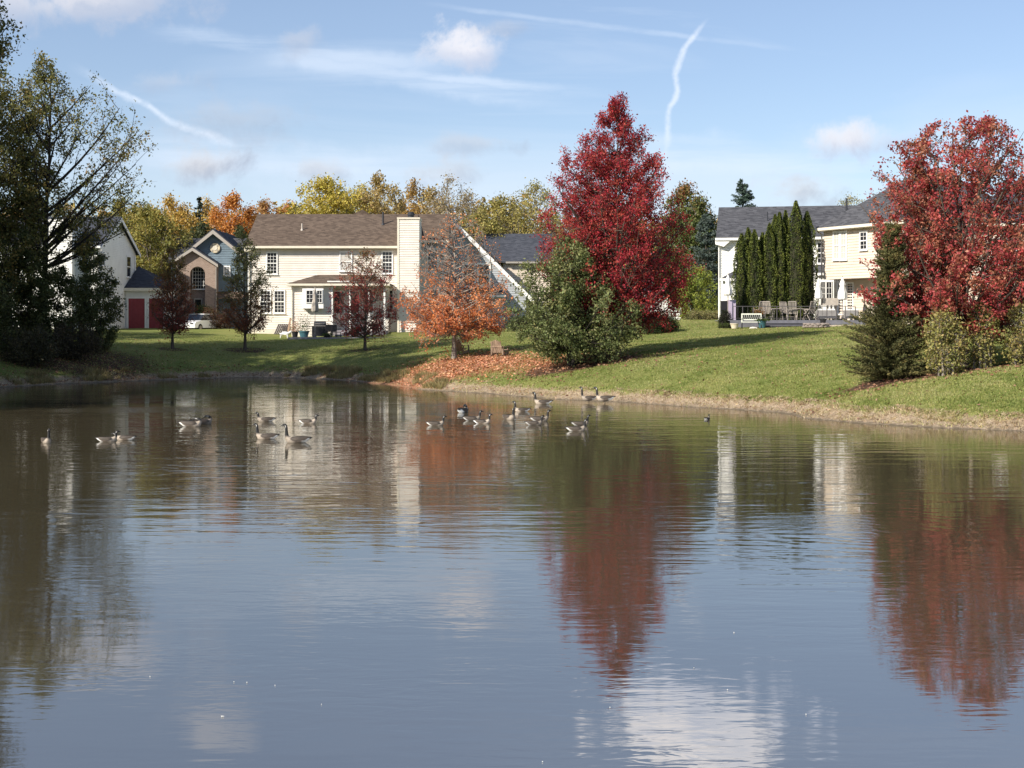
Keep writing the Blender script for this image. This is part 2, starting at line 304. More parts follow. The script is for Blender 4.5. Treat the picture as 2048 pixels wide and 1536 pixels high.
def ground_mat():
    m = bpy.data.materials.new('lawn_and_bank'); m.use_nodes = True; w = N(m.node_tree); p = w.n['Principled BSDF']
    g = w.new('ShaderNodeNewGeometry').outputs['Position']; A = lambda n: w.new('ShaderNodeAttribute', attribute_name=n).outputs['Fac']
    n1 = w.noise(g, .35, 5, .6); n2 = w.noise(g, 5, 5, .7); n3 = w.noise(g, 28, 4, .7)
    grass = w.mix(w.ss(n1, .35, .65), (.15, .18, .045), (.22, .22, .07))
    grass = w.mix(w.m('MULTIPLY', w.ss(n2, .42, .7), .5), grass, (.25, .25, .10))
    grass = w.mix(w.m('MULTIPLY', w.ss(n3, .55, .35), .55), grass, (.07, .10, .025))
    mud = w.mix(w.ss(n2, .3, .7), (.32, .24, .16), (.54, .43, .30)); mud = w.mix(w.ss(n3, .6, .35), mud, (.12, .09, .06))
    wet = w.mix(w.ss(n3, .3, .7), (.10, .08, .055), (.20, .16, .11))
    d = w.m('ADD', A('shore'), w.m('MULTIPLY', w.m('SUBTRACT', n2, .5), 1.1))
    c = w.mix(w.ss(d, 1.0, 1.3), mud, grass); c = w.mix(w.ss(d, .35, .0), c, wet)
    bed = w.m('ADD', A('bed'), w.m('MULTIPLY', w.m('SUBTRACT', n2, .5), .9)); c = w.mix(w.ss(bed, .35, .7), c, w.mix(w.ss(n3, .35, .65), (.035, .024, .018), (.12, .07, .045)))
    li = w.m('ADD', A('litter'), w.m('MULTIPLY', w.m('SUBTRACT', n3, .5), 1.0)); c = w.mix(w.m('MULTIPLY', w.ss(li, .3, .75), .75), c, w.mix(w.ss(n3, .4, .6), (.26, .12, .06), (.42, .20, .11)))
    w.put(p.inputs[0], c); p.inputs['Roughness'].default_value = .95; p.inputs['Specular IOR Level'].default_value = .1
    b = w.new('ShaderNodeBump', {'Strength': .7, 'Distance': .05, 'Height': w.m('ADD', n3, w.m('MULTIPLY', n2, .8))}); w.l.new(b.outputs[0], p.inputs['Normal']); return m
me = mesh_np('lawn', np.stack([GX.ravel(), GY.ravel(), GZ], 1), np.stack([ii, ii+1, ii+nx+1, ii+nx], 1), ground_mat(), attrs={'shore': GD, 'litter': LD, 'bed': BD}, smooth=True)
tag(link('ground', me), kind='structure')
# ------------------------------------------------------------ water
def water_mat():
    m = bpy.data.materials.new('pond_water'); m.use_nodes = True; w = N(m.node_tree); p = w.n['Principled BSDF']
    p.inputs['Roughness'].default_value = .035; p.inputs['IOR'].default_value = 4.5; p.inputs['Specular IOR Level'].default_value = .5
    g = w.new('ShaderNodeNewGeometry').outputs['Position']
    w.put(p.inputs[0], w.mix(w.ss(w.noise(g, .08, 3), .35, .65), (.054, .045, .027), (.064, .053, .032)))
    a = w.noise(w.scl(g, (.42, 1.75, 1)), 1.0, 1.5, .45, .5)
    b_ = w.noise(w.new('ShaderNodeMapping', {'Vector': g, 'Rotation': (0, 0, R(14)), 'Scale': (.85, 3.4, 1)}).outputs[0], 1.0, 2, .5, .4)
    c_ = w.noise(w.scl(g, (2.6, 6.5, 1)), 1.0, 2, .55, .6)
    amp = w.ss(w.noise(w.scl(g, (.10, .16, 1)), 1.0, 2), .32, .68, .35, 1.35)
    x, y, z = w.new('ShaderNodeSeparateXYZ', (g,)).outputs
    near = w.ss(y, 11, 27, .14, 1.0)
    def spot(cx, cy, rx, ry):
        dx = w.m('DIVIDE', w.m('SUBTRACT', x, cx), rx); dy = w.m('DIVIDE', w.m('SUBTRACT', y, cy), ry)
        r = w.m('ADD', w.m('SQRT', w.m('ADD', w.m('MULTIPLY', dx, dx), w.m('MULTIPLY', dy, dy))), w.m('MULTIPLY', w.m('SUBTRACT', w.noise(w.scl(g, (.8, .5, 1)), 1.0, 3), .5), .9))
        return w.ss(r, 1.1, .5)
    ruf = w.m('MAXIMUM', spot(-14.5, 53.5, 4.6, 2.4), w.m('MULTIPLY', spot(5.2, 22.5, 1.6, 1.8), .5))
    ruf = w.m('MAXIMUM', ruf, w.m('MULTIPLY', spot(6.0, 49.0, 1.2, .7), .6))
    h = w.m('MULTIPLY', w.m('ADD', w.m('MULTIPLY', w.m('MULTIPLY', a, .0105), near), w.m('MULTIPLY', w.m('MULTIPLY', b_, .0060), w.ss(y, 11, 24, .30, 1.0))), amp)
    h = w.m('ADD', h, w.m('MULTIPLY', w.m('MULTIPLY', c_, .0021), w.ss(w.noise(w.scl(g, (.22, .3, 1)), 1.0, 2), .35, .65, .25, 1.3)))
    h = w.m('ADD', h, w.m('MULTIPLY', w.m('MULTIPLY', ruf, w.noise(w.scl(g, (5, 8, 1)), 1.0, 3, .6)), .010))
    for cx, cy, wl, rad, am in ((5.4, 21.5, .36, 5.0, .0005), (-6.0, 36.5, .5, 9, .0006), (1.5, 44, .6, 9, .0006), (-11, 40, .55, 7, .0005)):  # rings that the birds send out
        dx = w.m('SUBTRACT', x, cx); dy = w.m('SUBTRACT', y, cy); r = w.m('SQRT', w.m('ADD', w.m('MULTIPLY', dx, dx), w.m('MULTIPLY', dy, dy)))
        rr = w.m('ADD', r, w.m('MULTIPLY', w.noise(g, .5, 2), 1.2))
        h = w.m('ADD', h, w.m('MULTIPLY', w.m('MULTIPLY', w.m('SINE', w.m('MULTIPLY', rr, 6.283/wl)), w.ss(r, rad, rad*.2)), am))
    b = w.new('ShaderNodeBump', {'Strength': 1.0, 'Distance': 1.0, 'Height': h}); w.l.new(b.outputs[0], p.inputs['Normal']); return m
WM = water_mat()
tag(MB().poly([(-60, -12, 0), (44, -12, 0), (44, 96, 0), (-60, 96, 0)]).build('water', WM), kind='structure')

# ------------------------------------------------------------ foliage engine
def unit(v): return v/np.maximum(np.linalg.norm(v, axis=-1, keepdims=True), 1e-9)
def tubes(P, r, n=5):                                  # P (B,K,3), r (B,K) -> verts, quads
    B, K, _ = P.shape; T = unit(np.gradient(P, axis=1)); ref = np.where(abs(T[..., 2:3]) > .9, np.array([1., 0, 0]), np.array([0, 0, 1.])); a = unit(np.cross(T, ref)); b = np.cross(T, a)
    th = 2*np.pi*np.arange(n)/n; V = P[:, :, None]+r[:, :, None, None]*(a[:, :, None]*np.cos(th)[:, None]+b[:, :, None]*np.sin(th)[:, None])
    idx = np.arange(B*K*n).reshape(B, K, n); j = np.roll(idx, -1, 2)
    return V.reshape(-1, 3), np.stack([idx[:, :-1], j[:, :-1], j[:, 1:], idx[:, 1:]], -1).reshape(-1, 4)
def leaves(pts, size, rg, up=0.0, asp=.62, out=None, fold=.25):
    n = len(pts); s = size*rg.uniform(.6, 1.35, n)[:, None]; d = rg.normal(size=(n, 3)); d[:, 2] += up
    if out is not None: d += out
    d = unit(d); q = unit(np.cross(d, rg.normal(size=(n, 3)))); nn = np.cross(d, q)
    V = np.stack([pts-d*s*.5, pts+q*s*asp*.5+nn*s*fold*.4, pts+d*s*.5, pts-q*s*asp*.5+nn*s*fold*.4], 1).reshape(-1, 3)
    return V, np.arange(4*n).reshape(n, 4)
def pal_pick(pal, t, rg, jit=.14):                     # t in 0..1 along palette, per leaf
    pal = np.array(pal); k = np.clip(t, 0, .9999)*(len(pal)-1); i = k.astype(int); f = (k-i)[:, None]; c = pal[i]*(1-f)+pal[i+1]*f
    return np.clip(c*(1+rg.normal(0, jit, (len(t), 1)))*(1+rg.normal(0, jit*.3, (len(t), 3))), .004, .95)
def profR(prof, z, az):
    p = np.array(prof); rl = np.interp(z, p[:, 0], p[:, 1]); rr = np.interp(z, p[:, 0], p[:, 2]); c = np.cos(az); return (rl*(1-c)/2+rr*(1+c)/2)*(1+.05*np.sin(3*az+1.7*z)+.05*np.sin(5*az-2.3*z+1)+.035*np.sin(2*az+3.1*z))
def px_prof(rows, px0, Y, z0):                         # silhouette rows (py, left px, right px) -> (height, left radius, right radius)
    s = Y/F; return sorted((Z_(py, Y)-z0, max((px0-l)*s, .05), max((r-px0)*s, .05)) for py, l, r in rows)
def tree_data(prof, seed, n_leaf, leaf, pal, r0=.16, nprim=60, rise=.8, nsec=8, nter=4, sig=.16, top=None, stems=1, leaf_lo=0., leaf_hi=9e9, colf=None, shell=.85, ter_tubes=True, droop=0., twig=.5, asp=.62, keep=None, low=None):
    rg = np.random.default_rng(seed); zb, zt = prof[0][0], prof[-1][0]; top = top or zt*.97; zb0 = low if low is not None else zb*.7
    tr = []; K = 9
    for s in range(stems):
        t = np.linspace(0, 1, K)[:, None]; a = rg.uniform(0, 6.28); sp = .0 if stems == 1 else rg.uniform(.08, .2)*zt
        e = np.array([math.cos(a)*sp, math.sin(a)*sp, top*(1 if stems == 1 else rg.uniform(.7, .95))]); b = np.array([math.cos(a), math.sin(a), 0])*(0 if stems == 1 else rg.uniform(.1, .35))
        wob = np.cumsum(rg.normal(0, .012*zt, (K, 3))*[1, 1, 0], 0)*.6; wob -= wob[0]; pt = b+(e-b)*t+wob*t; pt[0, 2] = -.25; tr.append(pt)
    TP = np.array(tr); TR = np.tile(r0*(1-.93*np.linspace(0, 1, K)**.9), (stems, 1)); TR[:, 0] *= 1.5
    def trunk_at(k, z): P_ = TP[k]; return np.array([np.interp(z, P_[:, 2], P_[:, 0]), np.interp(z, P_[:, 2], P_[:, 1]), z])
    zz = np.linspace(zb, zt, 60); wgt = np.array([profR(prof, q, np.array([0., np.pi])).mean() for q in zz])+.30*zt/10; wgt /= wgt.sum()
    ze = np.interp((np.arange(nprim)+rg.random(nprim))/nprim, np.cumsum(wgt), zz); az = (np.arange(nprim)*2.39996+rg.normal(0, .3, nprim)) % (2*np.pi)
    re = profR(prof, ze, az)*rg.uniform(shell-.28, 1.05, nprim)*(1+.10*np.sin(3*az+ze)); K2 = 6; PP = np.zeros((nprim, K2, 3)); PRr = np.zeros((nprim, K2))
    for i in range(nprim):
        k = rg.integers(stems); zs = np.clip(ze[i]-rise*re[i]*rg.uniform(.8, 1.15), zb0, top*.96); s0 = trunk_at(k, zs); e0 = np.array([re[i]*math.cos(az[i]), re[i]*math.sin(az[i]), ze[i]])
        md = (s0+e0)/2+np.array([0, 0, -.10*re[i]*np.sign(rise)+droop*re[i]])+rg.normal(0, .05*re[i]+.02, 3); t = np.linspace(0, 1, K2)[:, None]
        PP[i] = (1-t)**2*s0+2*t*(1-t)*md+t*t*e0; L = np.linalg.norm(e0-s0); PRr[i] = min(r0*.42, .012+.016*L)*(1-.82*np.linspace(0, 1, K2))
    def child(Pp, m, lo, hi, l0, l1, K3, rad):
        B = len(Pp); par = np.repeat(np.arange(B), m); t = rg.uniform(lo, hi, B*m); kk = Pp.shape[1]-1; f = t*kk; i0 = np.minimum(f.astype(int), kk-1); fr = (f-i0)[:, None]
        S = Pp[par, i0]*(1-fr)+Pp[par, i0+1]*fr; T = unit(Pp[par, i0+1]-Pp[par, i0]); ln = np.linalg.norm(Pp[par, -1]-Pp[par, 0], axis=1)
        D = unit(T*.75+rg.normal(size=S.shape)*.75+np.array([0, 0, .22])); L = (l0+l1*ln)*rg.uniform(.6, 1.2, B*m)
        E = S+D*L[:, None]; R_ = np.hypot(E[:, 0], E[:, 1]); lim = profR(prof, E[:, 2], np.arctan2(E[:, 1], E[:, 0]))*1.07+.05; k_ = np.minimum(1, lim/np.maximum(R_, .01)); E[:, 0] *= k_; E[:, 1] *= k_
        E[:, 2] = np.minimum(E[:, 2], zt*1.02); tt = np.linspace(0, 1, K3)[None, :, None]; md = (S+E)/2+rg.normal(size=S.shape)*L[:, None]*.10
        return (1-tt)**2*S[:, None]+2*tt*(1-tt)*md[:, None]+tt*tt*E[:, None], np.tile(rad*(1-.7*np.linspace(0, 1, K3)), (B*m, 1))
    P2, R2 = child(PP, nsec, .25, 1., .18*twig, .30, 4, .016+.03*r0); P3, R3 = child(P2, nter, .2, 1., .22*twig, .28, 3, .006+.010*r0)
    sets = [tubes(TP, TR, 9), tubes(PP, PRr, 6), tubes(P2, R2, 4)]+([tubes(P3, R3, 3)] if ter_tubes else [])
    V = []; Q = []; o = 0
    for v, q in sets: V.append(v); Q.append(q+o); o += len(v)
    w3 = np.clip((P3[:, -1, 2] > leaf_lo) & (P3[:, -1, 2] < leaf_hi), .0, 1)
    if keep is not None: w3 = w3*keep(P3[:, -1])
    w3 = w3*rg.uniform(.25, 1., len(w3))+1e-6; pick = rg.choice(len(P3), n_leaf, p=w3/w3.sum()); t = rg.uniform(.1, 1.08, n_leaf)[:, None]; base = P3[pick, 0]*(1-t)+P3[pick, -1]*t+rg.normal(0, sig, (n_leaf, 3))
    tone = np.random.default_rng(seed+1).random(len(P3))[pick]
    if colf is not None: tone = colf(base, tone, rg)
    LV, LF = leaves(base, leaf, rg, asp=asp); col = np.repeat(pal_pick(pal, tone, rg), 4, 0)
    return (np.concatenate(V), np.concatenate(Q)), (LV, LF, col)
def plant(name, label, cat, x, y, data, bark, lm=LEAF, group=None, z=None, rz=0, crown='crown', trunk='trunk'):
    (v, q), (lv, lf, lc) = data; e = empty(name, (x, y, gz(x, y) if z is None else z), rz, label, cat, group)
    link(trunk, mesh_np(trunk, v, q, bark, smooth=True), e); tag(link(crown, mesh_np(crown, lv, lf, lm, col=lc), e), kind='stuff'); return e
def clone(src, x, y, label, sc=1., rz=0., group=None, sz=None):
    o = copy_tree(src); o.location = (x, y, gz(x, y)); o.rotation_euler = (0, 0, rz); o.scale = (sc, sc, sz or sc); return tag(o, label, group=group)

# ------------------------------------------------------------ houses
class House:
    def __init__(s, name, label, x, y, z, yaw=0, cat='house'): s.e = empty(name, (x, y, z), yaw, label, cat); s.o = Vector((x, y, z)); s.c, s.s = math.cos(yaw), math.sin(yaw)
    def wy(s, px, py, yl):                              # where the sight line meets the local plane y = yl -> (x, z)
        dx, dz = (px-CX)/F, (HY-py)/F; a, b = -s.s*dx+s.c, s.s*s.o.x-s.c*s.o.y; t = (yl-b)/a; X, Y = dx*t-s.o.x, t-s.o.y; return s.c*X+s.s*Y, EYE+dz*t-s.o.z
    def wx(s, px, py, xl):
        dx, dz = (px-CX)/F, (HY-py)/F; a, b = s.c*dx+s.s, -s.c*s.o.x-s.s*s.o.y; t = (xl-b)/a; X, Y = dx*t-s.o.x, t-s.o.y; return -s.s*X+s.c*Y, EYE+dz*t-s.o.z
    def put(s, name, mb, m, parent=None, **k): return mb.build(name, m, parent or s.e, **k)
def window(h, o, u, n, w, hh, cols=3, rows=3, double=True, trim='trim', glass='glass', sill=True, fr=.09):
    f = MB(); f.fb(o, u, n, -fr, w+fr, hh, hh+fr+.02, 0, .075).fb(o, u, n, -fr, 0, 0, hh, 0, .07).fb(o, u, n, w, w+fr, 0, hh, 0, .07).fb(o, u, n, -fr, w+fr, -fr, 0, 0, .07)
    if double: f.fb(o, u, n, 0, w, hh*.5-.035, hh*.5+.035, .02, .062)
    wd = f.build('window', M[trim], h.e)
    for k in range(2 if double else 1):
        a, b = (0, hh) if not double else ((hh*.5+.035, hh) if k else (0, hh*.5-.035)); off = .030 if (double and k) else .018
        MB().fb(o, u, n, .002, w-.002, a+.002, b-.002, 0, off).build('pane', M[glass], wd)
        if cols*rows > 1:
            g = MB()
            for i in range(1, cols): g.fb(o, u, n, w*i/cols-.011, w*i/cols+.011, a+.003, b-.003, off+.002, off+.014)
            for i in range(1, rows): g.fb(o, u, n, .003, w-.003, a+(b-a)*i/rows-.011, a+(b-a)*i/rows+.011, off+.003, off+.017)
            g.build('glazing_bars', M[trim], wd)
    if sill: MB().fb(o, u, n, -fr-.04, w+fr+.04, -fr-.045, -fr-.002, 0, .12).build('sill', M[trim], wd)
    return wd
UX, NY = (1, 0, 0), (0, -1, 0)
def win_px(h, x0, x1, y0, y1, yl, **k):
    a, zt = h.wy(x0, y0, yl); b, zb = h.wy(x1, y1, yl); fr = k.get('fr', .09); return window(h, (a+fr, yl, zb+fr), UX, NY, b-a-2*fr, zt-zb-2*fr, **k)
def gable_roof(mb, x0, x1, y0, y1, ze, zr, th=.16, oh=.0):  # ridge along x
    ym = (y0+y1)/2
    for a, b in ((y0, ym), (y1, ym)):
        p = [(x0, a, ze), (x1, a, ze), (x1, b, zr), (x0, b, zr)]
        if a > b: p = p[::-1]
        mb.prism(p, (0, 0, th))
    return mb
# --- cream house
Y3 = 107.0
def ground_line(x0, x1, y): return min(gz(x0, y), gz(x1, y), gz((x0+x1)/2, y))-.05
X0, X1 = X_(497, Y3), X_(818, Y3)
H3 = House('cream_house', 'long cream two storey house with brown shingle roof and tall boxed chimney', X0, Y3, ground_line(X0, X_(893, Y3), Y3))
L3 = X1-X0; ze = H3.wy(600, 496, 0)[1]; D3 = 10.4; zr = ze+2.75
XW = H3.wy(893, 500, 3.0)[0]
mb = MB().box(0, L3, .03, D3, -.5, ze); mb.siding((0, .03, 0), UX, NY, .35, ze, lambda z: 0, lambda z: L3)
mb.box(L3, XW, 3.03, D3, -.5, ze+.02); mb.siding((0, 3.03, 0), UX, NY, .35, ze, lambda z: L3, lambda z: XW)
mb.prism([(0.001, .03, ze), (0.001, D3, ze), (0.001, D3/2, zr-.02)], (L3, 0, 0)).prism([(L3, 3.03, ze+.021), (L3, D3, ze+.021), (L3, D3/2+.1, zr-.25)], (XW-L3-.01, 0, 0)); H3.put('wall', mb, M['cream'])
MB().box(-.02, L3+.02, -.015, .028, -.5, .33).build('foundation', M['ctrim'], H3.e)
rf = MB(); oh = .42; gable_roof(rf, -.25, L3+.4, -oh, D3+oh, ze, zr+.1)
k = (3.0+oh)/(D3/2+oh); zk = ze+(zr+.1-ze)*.36
rf.prism([(L3+.4, 2.55, ze+.62), (XW+.2, 2.55, ze+.62), (XW+.2, D3/2, zr+.1), (L3+.4, D3/2, zr+.1)], (0, 0, .16))
rf.prism([(L3+.4, D3/2, zr+.1), (XW+.2, D3/2, zr+.1), (XW+.2, D3+oh, ze), (L3+.4, D3+oh, ze)], (0, 0, .16))
xr, _ = H3.wy(725, 430, D3/2); rf.prism([(xr-.9, D3/2-.05, zr+.2), (xr+.7, D3/2-.05, zr+.2), (xr, D3/2-.05, zr+.62)], (0, 2.5, 0))
roof = H3.put('roof', rf, M['brown_roof'])
MB().box(-.25, L3+.4, -oh-.11, -oh-.002, ze-.04, ze+.13).build('gutter', M['ctrim'], H3.e)
MB().box(L3+.8, XW+.2, 2.44, 2.548, ze+.56, ze+.76).build('gutter', M['ctrim'], H3.e)
MB().box(-.25, L3+.2, -oh, .0, ze-.06, ze-.045).build('soffit', M['ctrim'], H3.e)
# cornice return and corner boards
MB().prism([(-.25, -oh, ze-.04), (.5, -oh, ze-.04), (.5, -oh, ze-.12), (-.25, -oh, ze-.35)], (0, .40, 0)).build('cornice_return', M['ctrim'], H3.e)
MB().box(-.02, .14, -.03, .028, .33, ze-.06).build('corner_board', M['ctrim'], H3.e)
MB().bar((.02, -.14, .1), (.02, -.14, ze-.3), .045).bar((.02, -.14, ze-.3), (.02, -oh, ze-.05), .045).bar((.02, -.14, .1), (.02, -.4, .02), .045).build('downspout', M['trim'], H3.e)
c0, zc = H3.wy(795, 438, -.9); c1, _ = H3.wy(839, 438, -.9)
ch = MB().box(c0, c1, -.88, .0, -.4, zc); ch.siding((0, -.88, 0), UX, NY, .3, zc-.1, lambda z: c0+.1, lambda z: c1-.02); ch.box(c0, c1, 0, 1.4, ze-.3, zc)
ch = H3.put('chimney', ch, M['cream'])
MB().box(c0-.04, c1+.04, -.95, 1.44, zc, zc+.12).build('chimney_cap', M['ctrim'], ch)
MB().box(c0-.02, c0+.13, -.93, -.882, -.4, zc).build('corner_board', M['ctrim'], ch)
cm = (c0+c1)/2+.1; MB().lathe([(.22, zc+.1), (.24, zc+.36), (.31, zc+.38), (.31, zc+.44), (.26, zc+.46), (.26, zc+.58), (.1, zc+.62)], 12, (cm, .2)).build('chimney_flue', M['pipe'], ch, smooth=False)
def roof_z(yl): return ze+(zr+.1-ze)*(yl+oh)/(D3/2+oh)+.15
for px, yl, hh, m_, r_ in ((604, 2.3, .52, 'pipe2', .06), (766, 3.3, .98, 'pipe', .07)):
    xv, _ = H3.wy(px, 450, yl); v = MB().bar((xv, yl, roof_z(yl)-.1), (xv, yl, roof_z(yl)+hh), r_, 8).bar((xv, yl, roof_z(yl)-.06), (xv, yl, roof_z(yl)+.12), r_*2.4, 8, r_*1.05).build('vent_pipe', M[m_], roof)
win_px(H3, 679, 704.5, 503, 543, 0, glass='blind')
for x0, x1, y0, y1 in ((532.5, 555.5, 504, 549), (763, 786, 502, 548), (519.5, 542.5, 580, 627), (547.2, 570.5, 580, 627), (764, 788, 579, 626)): win_px(H3, x0, x1, y0, y1, 0)
for x0, x1, y0, y1 in ((854, 877, 497, 545), (856, 878, 578, 622)): win_px(H3, x0, x1, y0, y1, 3.0)
# sunroom with low hip roof
q = -3.0; a0, _ = H3.wy(583, 600, q); a1, _ = H3.wy(772, 600, q); am, _ = H3.wy(662, 600, q); ez = H3.wy(600, 570, q-.35)[1]
sr = MB().box(a0, am, q+.03, .0, -.4, ez-.05); sr.siding((0, q+.03, 0), UX, NY, .25, ez-.06, lambda z: a0, lambda z: am)
sr.box(am, a1, -1.0, -.0, -.4, ez-.05); sr.box(a1-.12, a1, q+.03, -1.0, ez-.45, ez-.05); H3.put('sunroom_wall', sr, M['cream'])
rzz = ez+.78; b0, b1 = a0-.32, a1+.32; f0 = q-.35
hr = MB(); r0_, r1_ = a0+1.55, a1-1.6
for p in ([(b0, f0, ez), (b1, f0, ez), (r1_, -.05, rzz), (r0_, -.05, rzz)], [(b0, -.03, ez), (b0, f0, ez), (r0_, -.05, rzz)], [(b1, f0, ez), (b1, -.03, ez), (r1_, -.05, rzz)]): hr.prism(p, (0, 0, .10))
H3.put('sunroom_roof', hr, M['brown_roof'])
MB().box(b0, b1, f0-.10, f0-.002, ez-.05, ez+.10).build('gutter', M['ctrim'], H3.e); MB().box(b0, b1, f0, -.01, ez-.07, ez-.055).build('soffit', M['ctrim'], H3.e)
MB().bar((a0+.05, q-.08, 0), (a0+.05, q-.08, ez-.1), .045).build('downspout', M['ctrim'], H3.e)
g0, gt = H3.wy(605, 577, q-.35); g1, gb = H3.wy(663, 617, q-.35)
bay = MB().box(g0, H3.wy(647, 600, q-.35)[0], q-.45, q+.02, gb, gt).build('bay_window', M['trim'], H3.e)
for x0, x1 in ((612, 627), (633, 645)): win_px(H3, x0, x1, 580, 606, q-.45, cols=2, rows=3, double=False, sill=False, fr=.05)
# porch: dark glazed doors, posts
for x0, x1 in ((664, 690), (694, 720), (724, 748)): win_px(H3, x0, x1, 581, 628, -1.03, cols=1, rows=1, double=False, sill=False)
for px in (664, 700, 738, 769): xx, _ = H3.wy(px, 600, q+.05); MB().box(xx-.07, xx+.07, q-.0, q+.14, -.3, ez-.06).build('porch_post', M['trim'], H3.e)
gx, _ = H3.wy(715, 560, q); MB().box(H3.wy(655, 560, f0)[0], gx, f0-.16, f0-.11, ez+.22, ez+.30).build('awning_case', M['trim'], H3.e)
MB().box(am, a1, q, -1.0, -.4, .28).build('porch_floor', M['paver'], H3.e)
for k in range(3):
    s0, _ = H3.wy(672, 640, q-.5); s1, _ = H3.wy(728, 640, q-.5); MB().box(s0, s1, q-.3*(3-k)-.0, q-.3*(2-k)-.003, -.4, .08+.12*k-.12+.02).build('step', M['paver'], H3.e)
# --- gray gable house behind
Y4 = 113.0; X4 = X_(880, Y4); H4 = House('grey_gable_house', 'grey house whose steep gable with white rake shows right of the chimney', X4, Y4, ground_line(X4, X_(1060, Y4), Y4))
ax, az_ = H4.wy(905, 440, 0); rx, rz_ = H4.wy(1062, 596, 0); lx = ax-(rx-ax)
sl4 = (az_-rz_)/(rx-ax)
mb = MB().prism([(lx+1.5, .03, -.4), (rx-.4, .03, -.4), (rx-.4, .03, rz_+.4*sl4), (ax, .03, az_-.1), (lx+1.5, .03, rz_+1.5*sl4)], (0, 9, 0))
mb.siding((0, .03, 0), UX, NY, 0, az_-.3, lambda z: lx+1.5 if z < rz_+1.5*sl4 else ax-(az_-.15-z)/sl4, lambda z: min(rx-.4, ax+(az_-.15-z)/sl4)); H4.put('wall', mb, M['grey'])
for sgn in (1, -1):
    e_ = rx+.25 if sgn > 0 else lx+.9; zb_ = az_-abs(e_-ax)*sl4
    p = [(ax, -.35, az_), (e_, -.35, zb_), (e_, 9.2, zb_), (ax, 9.2, az_)]; MB().prism(p if sgn > 0 else p[::-1], (0, 0, .16)).build('roof', M['dark_roof'], H4.e)
    p = [(ax, -.42, az_+.10), (e_, -.42, zb_+.10), (e_, -.42, zb_-.28), (ax, -.42, az_-.32)]; MB().prism(p, (0, .065, 0)).build('rake_board', M['trim'], H4.e)
win_px(H4, 924, 952, 526, 574, 0, cols=2, rows=2, fr=.17); win_px(H4, 954, 982, 526, 574, 0, cols=2, rows=2, fr=.17)
la, lz = H4.wy(925, 582, -1.2); lb_, _ = H4.wy(1012, 582, -1.2); MB().prism([(la, -1.3, lz-.45), (lb_, -1.3, lz-.45), (lb_, -.01, lz+.15), (la, -.01, lz+.15)], (0, 0, .12)).build('lower_roof', M['dark_roof'], H4.e); MB().box(la, lb_, -1.38, -1.302, lz-.5, lz-.3).build('gutter', M['trim'], H4.e); MB().box(la+.2, lb_-.2, -1.0, -.01, -.4, lz-.46).build('bay_wall', M['grey'], H4.e)
w0, _ = H4.wy(935, 520, 4); w1, _ = H4.wy(1100, 520, 4); we = H4.wy(1000, 526, 4)[1]; wr = H4.wy(1000, 470, 8)[1]
mb = MB().box(w0+3, w1, 4.03, 13, -.4, we); mb.siding((0, 4.03, 0), UX, NY, 0, we, lambda z: max(w0+3, ax+(az_-z)/sl4-.5), lambda z: w1); H4.put('wing_wall', mb, M['tan'])
MB().prism([(w0, 3.6, we), (w1+.3, 3.6, we), (w1+.3, 8.5, wr), (w0, 8.5, wr)], (0, 0, .15)).build('wing_roof', M['dark_roof'], H4.e); MB().box(w0+3.2, w1+.3, 3.5, 3.598, we-.05, we+.1).build('gutter', M['gtrim'], H4.e)
wn = win_px(H4, 1012, 1038, 602, 636, 4.0, cols=3, rows=2)
aa, ab = H4.wy(1025, 603, 3.9); MB().prism([(aa+.55*math.cos(t), 3.93, ab+.45*math.sin(t)) for t in np.linspace(0, math.pi, 12)], (0, .06, 0)).build('arch_light', M['trim'], H4.e)
# --- blue and brick house
Y2 = 118.0; X2 = X_(350, Y2); H2 = House('blue_brick_house', 'blue gabled house with brick entrance arch and round medallion', X2, Y2, ground_line(X2, X_(500, Y2), Y2))
bx, bz = H2.wy(429, 462, 1.2); wl, _ = H2.wy(372, 500, 1.2); wr_, _ = H2.wy(486, 520, 1.2); s2 = .82; eb = bz-(bx-wl)*s2*.97
mb = MB().prism([(wl, 1.2, -.4), (wr_, 1.2, -.4), (wr_, 1.2, bz-(wr_-bx)*s2), (bx, 1.2, bz-.1), (wl, 1.2, bz-(bx-wl)*s2)], (0, 9, 0))
mb.siding((0, 1.2, 0), UX, NY, 0, bz-.3, lambda z: max(wl, bx-(bz-.15-z)/s2), lambda z: min(wr_, bx+(bz-.15-z)/s2), course=.2); H2.put('wall', mb, M['blue'])
for sgn in (1, -1):
    e_ = (wr_+.3) if sgn > 0 else (wl-.3); zb_ = bz-abs(e_-bx)*s2
    p = [(bx, .6, bz), (e_, .6, zb_), (e_, 9.5, zb_), (bx, 9.5, bz)]; MB().prism(p if sgn > 0 else p[::-1], (0, 0, .16)).build('roof', M['dark_roof'], H2.e)
    MB().prism([(bx, .53, bz+.06), (e_, .53, zb_+.06), (e_, .53, zb_-.22), (bx, .53, bz-.28)], (0, .065, 0)).build('rake_board', M['gtrim'], H2.e)
ml0, mz = H2.wy(352, 480, 6); mr0, _ = H2.wy(500, 473, 6); MB().prism([(ml0, 2.6, mz-2.2), (mr0, 2.6, mz-2.2), (mr0, 6.2, mz), (ml0, 6.2, mz)], (0, 0, .16)).build('main_roof', M['grey_roof'], H2.e)
MB().box(ml0+.3, mr0-.3, 3.0, 9, -.4, mz-2.0).build('main_wall', M['blue'], H2.e)
mx_, mz_ = H2.wy(430, 496, 1.1)
md = MB(); md.prism([(mx_+.42*math.cos(t), 1.06, mz_+.42*math.sin(t)) for t in np.linspace(0, 2*math.pi, 24, endpoint=False)], (0, .12, 0)).build('medallion', M['medal'], H2.e)
